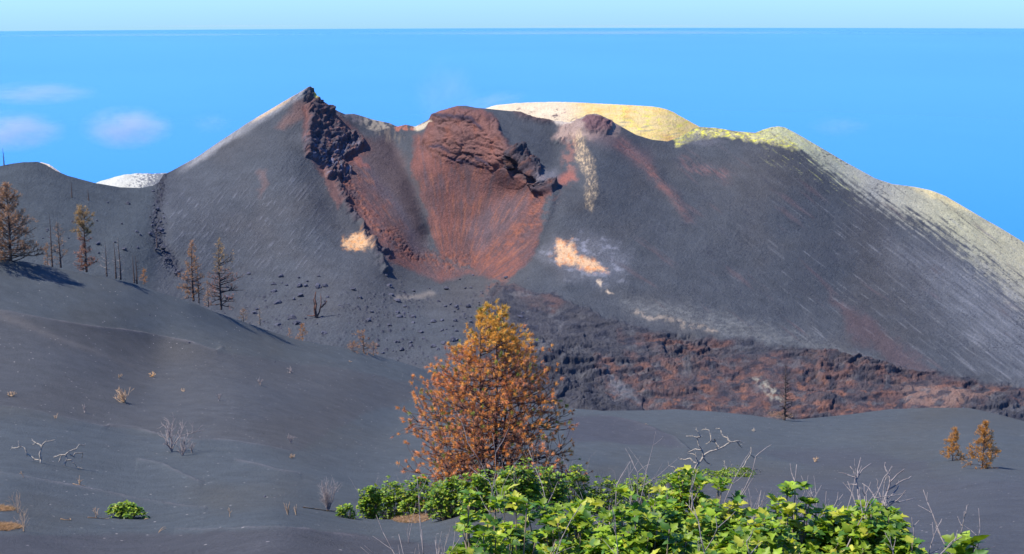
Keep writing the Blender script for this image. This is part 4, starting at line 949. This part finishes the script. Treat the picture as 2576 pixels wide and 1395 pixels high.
def straw(u, v, w, dpt, label, seed, n=500):
    b = at_ash(u, v); s = b.y / F; rg = np.random.default_rng(seed)
    a = rg.uniform(0, 6.28, n); rr = np.sqrt(rg.uniform(0, 1, n)); c = np.stack([np.cos(a) * rr * w * s, np.sin(a) * rr * dpt, np.zeros(n)], -1)
    for i in range(0, n): c[i, 2] = 0.04
    # follow the ground
    un, vn = project(c + np.array(b)); g = ground_point(un, vn); c = g - np.array(b); c[:, 2] += 0.03 + 0.10 * (1 - rr)
    d = unit(n, rg) * np.array([1, 1, 0.15])
    col = np.array([0.40, 0.24, 0.13]) * rg.uniform(0.6, 1.25, (n, 1))
    root = thing('straw_mat', label, 'straw', b, 'mats of dry needles and straw')
    o = link('straw', needles(c, d, np.full(n, 0.26), col, 6, 0.014, rg, 0.0, 0.35, 'straw'), root); return root
straw(-4, 1285, 42, 0.35, 'upper mat of orange straw at the left edge', 1)
straw(10, 1335, 44, 0.45, 'lower and larger mat of orange straw in the left corner', 2, 700)
straw(1035, 1288, 50, 0.8, 'reddish needle litter under the left half of the fig thicket', 3, 800)
straw(1250, 1297, 70, 0.6, 'strip of needle litter along the foot of the fig thicket', 4, 700)
straw(1963, 1052, 34, 3.0, 'brown litter heap around the black dead pine', 5, 500)

# ------------------------------------------------------------------ fig shrubs
_r = [(0, 0), (0.22, -0.10), (0.46, 0.10), (0.40, 0.30), (0.58, 0.56), (0.34, 0.60), (0.26, 0.82), (0, 1.08)]
def leaf_template(simple=False):
    if simple:
        v = [(0, 0), (0, 0.5), (0, 1.0), (0.42, 0.15), (0.46, 0.6), (-0.42, 0.15), (-0.46, 0.6)]
        f = [(0, 3, 1), (1, 3, 4), (1, 4, 2), (0, 1, 5), (1, 6, 5), (1, 2, 6)]
    else:
        v = [(0, 0), (0, 0.34), (0, 0.68), (0, 1.08)] + _r[1:7] + [(-x, y) for x, y in _r[1:7]]
        f = []
        for o, fl in ((4, False), (10, True)):
            t = [(0, o, o + 1), (0, o + 1, 1), (1, o + 1, o + 2), (1, o + 2, o + 3), (1, o + 3, o + 4), (1, o + 4, 2), (2, o + 4, o + 5), (2, o + 5, 3)]
            f += [q[::-1] if fl else q for q in t]
    v = np.array([(x, y, 0.0) for x, y in v]); return v, np.array(f)
def leaves(name, pos, dirv, nrm, size, col, rg, simple=False):
    tv, tf = leaf_template(simple); n = len(pos); m = len(tv)
    y = dirv / np.linalg.norm(dirv, axis=1, keepdims=True); x = np.cross(y, nrm); x /= np.linalg.norm(x, axis=1, keepdims=True) + 1e-9; z = np.cross(x, y)
    fold = rg.uniform(0.1, 0.55, n); curl = rg.uniform(-0.1, 0.45, n); wv = rg.uniform(-0.12, 0.12, (n, m)); sx = rg.uniform(0.8, 1.1, n)
    X = tv[None, :, 0] * sx[:, None]; Yv = np.broadcast_to(tv[None, :, 1], (n, m)); Z = np.abs(tv[None, :, 0]) * fold[:, None] - curl[:, None] * Yv ** 2 + wv * np.abs(tv[None, :, 0])
    v = pos[:, None, :] + size[:, None, None] * (X[..., None] * x[:, None, :] + Yv[..., None] * y[:, None, :] + Z[..., None] * z[:, None, :])
    f = (tf[None] + (np.arange(n) * m)[:, None, None]).reshape(-1, 3)
    c = np.repeat(col, m, 0).reshape(n, m, 3).copy()
    c[:, :4] *= 1.12                                  # paler midrib
    return mesh_np(name, v.reshape(-1, 3), f, M_leaf, True, np.clip(c.reshape(-1, 3), 0.01, 0.9))
def fig(name, label, base, hw, hd, h, ntip, ls, seed, group, per=7, bare=6, simple=False, bright=1.0, cat='shrub', low=0.15, yel=0.12, stemr=0.02, flat=1.0, bareh=0.35, sprawl=None):
    """hw, hd: half width and depth, h: height; leafy tips spread through a dome"""
    rg = np.random.default_rng(seed); root = thing(name, label, cat, base, group); S = Segs(); Bt = Segs()
    pos = []; dv = []; nr = []; sz = []; co = []
    lump = rg.normal(size=(5, 3)); lump /= np.linalg.norm(lump, axis=1, keepdims=True)
    for i in range(ntip):
        d = unit(1, rg)[0]; d[2] = abs(d[2])
        if rg.uniform() < 0.85: d[2] = max(d[2], rg.uniform(low, 1)) 
        d /= np.linalg.norm(d)
        rr = rg.uniform(0.72, 1.0) * (1 + 0.14 * math.sin(5 * d[0] + seed) * math.cos(6 * d[1] + 2 * seed)) * (0.86 + 0.22 * max(0, (lump @ d).max()))
        tip = np.array([d[0] * hw, d[1] * hd, max(0.1 * h, d[2] * h * flat)]) * rr
        b0 = np.array([d[0] * hw * 0.25, d[1] * hd * 0.25, -0.1])
        mid = b0 * 0.5 + tip * 0.5 + np.array([0, 0, -0.08 * h]) + rg.normal(size=3) * 0.04 * h
        if i % 2 == 0: S.path([b0, mid, tip], stemr, stemr * 0.35)
        ax = (tip - mid); ax /= np.linalg.norm(ax) + 1e-9; ax = ax + np.array([0, 0, 0.5]); ax /= np.linalg.norm(ax)
        t1 = np.cross(ax, unit(1, rg)[0]); t1 /= np.linalg.norm(t1); t2 = np.cross(ax, t1)
        shade = rg.uniform(0.75, 1.2); yl = rg.uniform() < yel
        for k in range(per):
            a = k * 2.4 + rg.uniform(-0.4, 0.4); el = rg.uniform(0.1, 0.75)
            o = t1 * math.cos(a) + t2 * math.sin(a)
            ld = o * (1 - el * 0.6) + ax * el * 0.8 + rg.normal(size=3) * 0.15
            back = -ax * rg.uniform(0, 0.25) * (k / per) * 1.8 * ls * 2.0
            pos.append(tip + back + o * ls * 0.28); dv.append(ld); n_ = ax * 1.0 - o * 0.15 + rg.normal(size=3) * 0.28 + np.array([0, 0, 0.35]); nr.append(n_)
            sz.append(ls * rg.uniform(0.6, 1.2))
            g = np.array([0.225, 0.32, 0.022]) * shade * rg.uniform(0.65, 1.2)
            if yl or rg.uniform() < 0.08: g = np.array([0.40, 0.40, 0.04]) * rg.uniform(0.8, 1.15)
            if rg.uniform() < 0.28: g = np.array([0.06, 0.14, 0.018]) * rg.uniform(0.8, 1.3)
            co.append(g * bright)
    for i in range(bare):
        Bt = Segs()
        d = unit(1, rg)[0]; d[2] = rg.uniform(0.35, 1); d[:2] *= 0.9
        p0 = np.array([d[0] * hw * 0.6, d[1] * hd * 0.6, h * 0.45])
        p, dl = bend(p0, np.array([d[0] * 0.4, d[1] * 0.3, 1.0]), h * (0.55 + bareh * rg.uniform(0.2, 1)), 7, rg, 0.10, 0.2)
        rb = stemr * rg.uniform(0.35, 0.6); Bt.path(p, rb, rb * 0.4)
        for k in range(4):
            j = rg.integers(3, 8); q, _ = bend(p[j], (p[j] - p[j - 1]) / np.linalg.norm(p[j] - p[j - 1]) + unit(1, rg)[0] * 0.7, h * rg.uniform(0.08, 0.2), 4, rg, 0.12, 0.2); Bt.path(q, rb * 0.6, rb * 0.25)
        link('bare_twig', Bt.mesh('bare_twig', M_grey, 5), root)
    link('stems', S.mesh('stems', M_stem, 5), root)
    link('foliage', leaves('foliage', np.array(pos), np.array(dv), np.array(nr), np.array(sz), np.array(co), rg, simple), root)
    return root
GN = 'large fig bushes in the near foreground'
def near_fig(u, top, Y, hwu, label, seed, ntip, per=8, hd=1.3, **kw):
    """a bush whose top reaches the picture height `top` at distance Y"""
    x, zt = ray(u, top); zg = gz_at(u, Y); zt = zt * Y
    return fig('fig_bush', label, Vector((x * Y, Y, zg)), hwu * Y / F, hd, zt - zg, int(ntip * 3.8), 0.100, seed, GN, per=per, stemr=0.022, **kw)
def gz_at(u, Y):
    vv = np.linspace(1250, 1775, 80); p = ground_point(np.full(80, float(u)), vv); o = np.argsort(p[:, 1]); return float(np.interp(Y, p[o, 1], p[o, 2]))
near_fig(1235, 1300, 15.2, 190, 'leftmost near fig bush with big pale leaves, low and rounded', 201, 150, bare=2, bareh=0.2)
near_fig(1440, 1276, 16.4, 210, 'near fig bush with one tall shoot in front of the burnt thicket', 202, 180, bare=3)
near_fig(1745, 1222, 18.0, 165, 'tallest near fig bush, topped by yellowish leaves below the bleached tree', 203, 190, bare=4, yel=0.3)
near_fig(1620, 1292, 15.2, 200, 'near fig bush filling the bottom centre below the tallest one', 204, 180, bare=2)
near_fig(1990, 1272, 16.2, 175, 'near fig bush with bright broad rosettes right of the tallest one', 205, 190, bare=4)
near_fig(2190, 1298, 16.0, 150, 'rightmost of the near fig bushes, thick with grey bare twigs', 206, 160, bare=6)
near_fig(1900, 1345, 14.0, 190, 'lowest near fig bush along the bottom edge', 207, 150, bare=2)
near_fig(2290, 1352, 14.8, 66, 'small fig bush closing the right end of the near thicket', 208, 60, bare=3, hd=0.7)
def sprig(u, top, Y, hwu, label, seed, ntip, name='fig_sapling'):
    x, zt = ray(u, top); zg = gz_at(u, Y); zt = zt * Y
    return fig(name, label, Vector((x * Y, Y, zg)), hwu * Y / F, 0.4, zt - zg, ntip, 0.20, seed, None, per=5, bare=3, stemr=0.018, low=0.6)
sprig(2440, 1312, 15.5, 55, 'lone fig sapling with a few broad leaves at the lower right corner', 209, 12)
sprig(1268, 1205, 22.0, 26, 'upright fig shoot with large leaves standing before the burnt thicket', 210, 9)

GM = 'fig thicket in the middle distance'
def mid_fig(u, v, h, w, label, seed, n=120, name='fig_shrub', grp=GM, ls=0.17, bare=3, **kw):
    b = at_ash(u, v); s = b.y / F; h *= 1.18; w *= 1.32; n = int(n * 1.7)
    return fig(name, label, b, w * s, w * s * 0.8, h * s, n, ls, seed, grp, per=6, bare=bare, simple=True, stemr=0.02, bright=0.92, low=0.0, yel=0.04, **kw)
mid_fig(320, 1298, 42, 40, 'small round green fig bush alone on the left ash slope', 301, 70, bare=0, grp=None)
mid_fig(870, 1300, 32, 20, 'tiny green fig bush left of the middle thicket', 302, 34, bare=0, grp=None, ls=0.14)
mid_fig(932, 1296, 78, 26, 'narrow fig shrub at the left end of the middle thicket', 303, 90)
mid_fig(985, 1292, 86, 44, 'fig shrub next to the narrow one at the left end of the thicket', 304, 130)
mid_fig(1060, 1290, 92, 48, 'fig shrub above the reddish needle litter', 305, 140)
mid_fig(1135, 1300, 104, 54, 'leafy fig shrub before the left side of the scorched pine', 306, 160)
mid_fig(1215, 1300, 106, 54, 'leafy fig shrub directly before the trunks of the scorched pine', 307, 160)
mid_fig(1300, 1296, 108, 52, 'fig shrub before the right side of the scorched pine', 308, 150, bare=4, bareh=0.3)
mid_fig(1375, 1290, 106, 50, 'fig shrub mixed with grey dead sticks right of the pine trunks', 309, 130, bare=6, bareh=0.3)
mid_fig(1446, 1275, 104, 34, 'tall narrow fig shrub at the right foot of the scorched pine', 310, 100, bare=4)
mid_fig(1520, 1285, 84, 50, 'fig shrub behind grey sticks right of the scorched pine', 311, 120, bare=7, bareh=0.35)
mid_fig(1605, 1275, 76, 48, 'fig shrub with many grey sticks left of the bleached tree', 312, 110, bare=7, bareh=0.35)
mid_fig(1700, 1240, 44, 48, 'low fig shrub below the bleached tree', 313, 110, bare=3)
mid_fig(1775, 1222, 27, 52, 'flat green fig mat under the limbs of the bleached tree', 314, 120, bare=0, flat=1.0)
mid_fig(1850, 1205, 18, 44, 'low end of the green fig mat tapering to the right', 315, 90, bare=0)
# bare forked bushes behind the near figs
pC = [z3(q) for q in ([(1580, 760), (1570, 670), (1550, 600), (1540, 520), (1530, 480), (1500, 420)], [(1535, 490), (1480, 470), (1445, 458)], [(1540, 500), (1575, 440), (1630, 400)], [(1548, 480), (1555, 410), (1565, 365)], [(1545, 535), (1490, 530)])]
def near_base(u, v, Y):
    x, z = ray(u, v); return Vector((x * Y, Y, gz_at(u, Y)))
limbs('bare_sapling', 'bare grey sapling forking like a candelabrum above the near fig bushes', near_base(pC[0][0][0], 0, 20.0), pC, M_grey, 0.016, 66, cat='dead sapling', group='bare grey saplings among the near figs', tw=1)
pD = [z3(q) for q in ([(1700, 790), (1710, 690), (1720, 600), (1745, 530), (1740, 470), (1720, 440), (1718, 395)], [(1745, 520), (1790, 470), (1835, 435)], [(1740, 560), (1800, 520), (1860, 495), (1878, 480)], [(1712, 680), (1680, 580), (1672, 510)], [(1700, 700), (1640, 590), (1575, 525)],
      [(1715, 650), (1800, 640), (1890, 618)], [(1700, 720), (1660, 700), (1620, 630)], [(1725, 620), (1790, 560), (1800, 540)], [(1740, 660), (1790, 630), (1840, 570)])]
limbs('bare_sapling', 'widest bare grey sapling with spreading forks at the right of the near figs', near_base(pD[0][0][0], 0, 19.0), pD, M_grey, 0.017, 67, cat='dead sapling', group='bare grey saplings among the near figs', tw=2)
for (u, top, Y, n_, lab, sd_) in ((2040, 1225, 20.0, 9, 'thicket of thin grey sticks left of the candelabrum sapling', 401), (1540, 1180, 24.0, 4, 'sparse grey sticks standing right of the scorched pine foot', 402), (1640, 1185, 24.0, 5, 'forked grey sticks before the left fork of the bleached tree', 403),
                          (1070, 1345, 15.5, 7, 'dark bare twigs at the left foot of the near fig thicket', 404), (2380, 1330, 16.0, 4, 'thin bare twigs left of the lone fig sapling', 405), (1880, 1255, 19.0, 4, 'few grey sticks between the two brightest near figs', 406)):
    x, zt = ray(u, top); zg = gz_at(u, Y); hh = zt * Y - zg
    dead_shrub('bare_bush', lab, Vector((x * Y, Y, zg)), hh, 0.5, n_, M_grey, sd_, group='bare grey bushes among the near figs', r=0.013, fork=4, arch=0.07, cat='bare bush')
# white tips of the leafless bush at the pine's foot are part of the shrubs above

# ------------------------------------------------------------------ loose lava boulders
def rock_mesh(seed):
    rg = np.random.default_rng(seed)
    import bmesh
    bm = bmesh.new(); bmesh.ops.create_icosphere(bm, subdivisions=2, radius=1.0)
    k = unit(7, rg); o = rg.uniform(0.55, 0.95, 7)
    sc = rg.uniform(0.7, 1.25, 3)
    for v in bm.verts:
        p = np.array(v.co)
        for a, b in zip(k, o):
            t = p @ a
            if t > b: p = p - a * (t - b) * 0.85
        p = p * (1 + 0.13 * rg.normal()) * sc; v.co = Vector(p)
    me = bpy.data.meshes.new('boulder'); bm.to_mesh(me); bm.free(); me.materials.append(M_rock)
    a = me.color_attributes.new('tint', 'FLOAT_COLOR', 'POINT')
    c = np.ones((len(me.vertices), 4), np.float32); c[:, :3] = np.array([0.045, 0.045, 0.06]) * rg.uniform(0.8, 1.4); a.data.foreach_set('color', c.ravel())
    return me
rocks = [rock_mesh(500 + i) for i in range(6)]
def boulder(p, r, label, group, i):
    o = link('boulder', rocks[i % 6], None, p); o.scale = (r, r * 0.9, r * 0.75); o.rotation_euler = (random.uniform(-0.3, 0.3), random.uniform(-0.3, 0.3), random.uniform(0, 6.28))
    tag(o, label, 'boulder', group)
spots = [(575, 752), (690, 735), (700, 765), (755, 745), (640, 790), (735, 802), (745, 815), (700, 820), (800, 722), (1040, 800), (1090, 810), (1140, 858), (1000, 760), (985, 745), (980, 722), (1005, 800)]
rg_ = np.random.default_rng(99)
n_b = 0
while len(spots) < 190:
    u = rg_.uniform(560, 1330); v = rg_.uniform(690, 1010); cv = np.interp(u, [p[0] for p in CREST], [p[1] for p in CREST])
    if v < cv - 4: spots.append((u, v))
for k in range(46):
    t = rg_.uniform(); u = np.interp(t, [0, 0.5, 0.8, 1], [402, 396, 425, 500]) + rg_.normal() * 10; v = 470 + 250 * t; spots.append((u, v))
for k in range(24): spots.append((rg_.uniform(60, 380), rg_.uniform(500, 640)))
BIG = ['big dark boulder touching the long limb of the sprawling pine', 'big boulder at the upper left of the valley floor, highest of a loose trio', 'big boulder in the middle of the loose trio on the upper left valley floor', 'big boulder at the upper right of the loose trio', 'big boulder just left of the small greyish bare conifer',
       'big boulder upper of two left of the three pronged snag', 'big boulder lower of two left of the three pronged snag', 'big boulder right of the small greyish bare conifer', 'big boulder above the tips of the three pronged snag', 'big boulder left of a pair near the big pine top',
       'big boulder right of a pair near the big pine top', 'big boulder beside the left flank of the big pine crown', 'big boulder right below the pale scraped patch', 'big boulder left below the pale scraped patch', 'big boulder above the pale scraped patch', 'big boulder below the pale scraped patch, farthest from it']
for i, (u, v) in enumerate(spots):
    r = (1.3 if i < 16 else 0.34 + 0.75 * rg_.uniform() ** 2.5)
    if 190 <= i < 236: r *= 1.1
    col_lab = ('dark lava boulder lying on the grey valley floor below the crater', 'dark boulders on the valley floor') if i < 190 else ('dark rock in the strip of loose rocks between the left hill and the cone', 'rocks in the strip beside the cone') if i < 236 else ('small dark rock scattered on the smooth left hill slope', 'rocks on the left hill')
    if 16 <= i < 190:
        a = 'left of the three pronged snag' if u < 770 else 'right of the three pronged snag' if u < 960 else 'above the left edge of the big pine' if u < 1130 else 'behind the crown of the big pine'
        b_ = 'high on' if v < 770 else 'halfway down' if v < 850 else 'low on'
        col_lab = ('dark lava boulder %s the valley floor, %s' % (b_, a), 'boulders %s the valley floor %s' % (b_, a))
    if 190 <= i < 236:
        q = 'upper part' if v < 560 else 'middle' if v < 640 else 'lower bend'
        col_lab = ('dark rock in the %s of the rock strip left of the cone' % q, 'rocks in the %s of the strip beside the cone' % q)
    if i < 16: col_lab = (BIG[i], None)
    boulder(at_vol(u, v) + Vector((0, 0, 0.1)), r, col_lab[0], col_lab[1], i)
for i, (u, v, r, lab) in enumerate(((475, 866, 3.2, 'black stone at the edge of the upper drift'), (497, 791, 2.6, 'black stone on the smooth slope below the sprawling pine'), (666, 1237, 4.0, 'dark stone on the ash left of the round grey shrub'), (372, 1171, 1.8, 'small dark stone above the lower drift'),
                                  (375, 790, 2.5, 'dark stone on the upper left shoulder'), (692, 905, 2.0, 'small stone right of the faint drift'), (940, 944, 2.4, 'stone on the slope left of the big pine crown'), (905, 936, 2.0, 'stone lying left of the paired stones'), (925, 1262, 2.2, 'stone beside the tiny fig bush'),
                                  (2055, 1077, 2.0, 'small black stone right of the black dead pine'), (2090, 1077, 2.2, 'second small black stone right of the black dead pine'), (1800, 1105, 2.0, 'dark stone above the bleached tree limbs'), (1942, 1170, 2.2, 'dark stone on the ash right of the bleached tree'), (2425, 1025, 2.6, 'dark stone sitting on the right crest line'))):
    p = at_ash(u, v); boulder(p, r * p.y / F * 1.1, lab, None, i)

# ------------------------------------------------------------------ low clouds, far haze bank, steam
def volume_mat(name, dens, col=(1, 1, 1), nscale=3.0, lo=0.45, hi=0.75, soft=True):
    m = bpy.data.materials.new(name); m.use_nodes = True; t = m.node_tree
    t.nodes.remove(t.nodes['Principled BSDF']); pv = N(t, 'ShaderNodeVolumePrincipled', Density=dens); pv.inputs['Color'].default_value = (*col, 1)
    pv.inputs['Anisotropy'].default_value = 0.0
    t.links.new(pv.outputs[0], t.nodes['Material Output'].inputs['Volume'])
    if soft:
        tc = N(t, 'ShaderNodeTexCoord'); ln = t.nodes.new('ShaderNodeVectorMath'); ln.operation = 'LENGTH'; t.links.new(tc.outputs['Object'], ln.inputs[0])
        fr = ramp(t, ln.outputs['Value'], [(0.0, 1.0), (0.35, 0.75), (0.95, 0.0)])
        n = noise(t, nscale, 4, 0.6, tc.outputs['Object']); nr = ramp(t, n.outputs[0], [(lo, 0.0), (hi, 1.0)])
        k = mixc(t, fr.outputs[0], nr.outputs[0], 1.0); bw = N(t, 'ShaderNodeRGBToBW'); t.links.new(k, bw.inputs[0])
        mu = t.nodes.new('ShaderNodeMath'); mu.operation = 'MULTIPLY'; mu.inputs[1].default_value = dens; t.links.new(bw.outputs[0], mu.inputs[0]); t.links.new(mu.outputs[0], pv.inputs['Density'])
    return m
def ball(name, mat, loc, scale, rot=0.0):
    import bmesh
    bm = bmesh.new(); bmesh.ops.create_icosphere(bm, subdivisions=3, radius=1.0); me = bpy.data.meshes.new(name); bm.to_mesh(me); bm.free(); me.materials.append(mat)
    o = link(name, me, None, loc); o.scale = scale; o.rotation_euler = (0, rot, 0); return o
for i, (u, v, w, h, dn, lab) in enumerate(((318, 322, 130, 62, 0.0093, 'soft pale low cloud over the sea left of the peak'), (30, 330, 150, 60, 0.0076, 'faint low cloud over the sea above the left hill'), (90, 235, 170, 34, 0.0037, 'thin veil of cloud over the sea at the far left'), (530, 310, 60, 30, 0.0020, 'faint small wisp of cloud beside the left flank of the peak'), (2110, 318, 90, 30, 0.0016, 'barely visible wisp of cloud over the sea above the right flank'))):
    Yc = 6500.0; sc = Yc / F; p = P(np.array([float(u)]), np.array([float(v)]), Yc)[0]
    o = ball('cloud', volume_mat('cloud_vapour', dn, (1.0, 0.99, 1.0), 2.0, 0.36, 0.68), Vector(p), (w * sc, w * sc * 0.7, h * sc)); tag(o, lab, 'cloud', 'low clouds over the sea')
for (u, v, w, h, dn, lab) in ((420, 92, 520, 9, 2.6e-04, 'thin pale cloud streak low over the horizon at the left'), (1500, 84, 700, 8, 1.9e-04, 'long thin pale cloud streak over the middle of the horizon'), (2250, 92, 600, 10, 1.8e-04, 'faint cloud streak under the horizon at the right'),
                              (560, 66, 300, 3.5, 2.4e-4, 'row of tiny white clouds on the left part of the horizon'), (1560, 66, 420, 3.2, 2.4e-4, 'row of tiny white clouds on the right part of the horizon')):
    Yc = 60000.0; sc = Yc / F; p = P(np.array([float(u)]), np.array([float(v)]), Yc)[0]
    o = ball('cloud', volume_mat('far_cloud_vapour', dn, (0.95, 0.95, 1.0), 2.5, 0.30, 0.62), Vector(p), (w * sc, w * sc * 0.2, h * sc)); tag(o, lab, 'cloud', 'low clouds over the sea')
p = P(np.array([1120.0]), np.array([235.0]), 740.0)[0]
o = ball('steam', volume_mat('steam_vapour', 0.016, (1, 1, 1), 2.0, 0.35, 0.7), Vector(p), (20, 14, 22), 0.3); tag(o, 'faint white steam rising above the crater saddle', 'steam')
p = P(np.array([1225.0]), np.array([262.0]), 745.0)[0]
o = ball('steam', volume_mat('steam_vapour', 0.03, (1, 1, 1), 2.0, 0.35, 0.7), Vector(p), (24, 12, 7), -0.2); tag(o, 'thin white steam drifting over the left end of the yellow rim', 'steam')
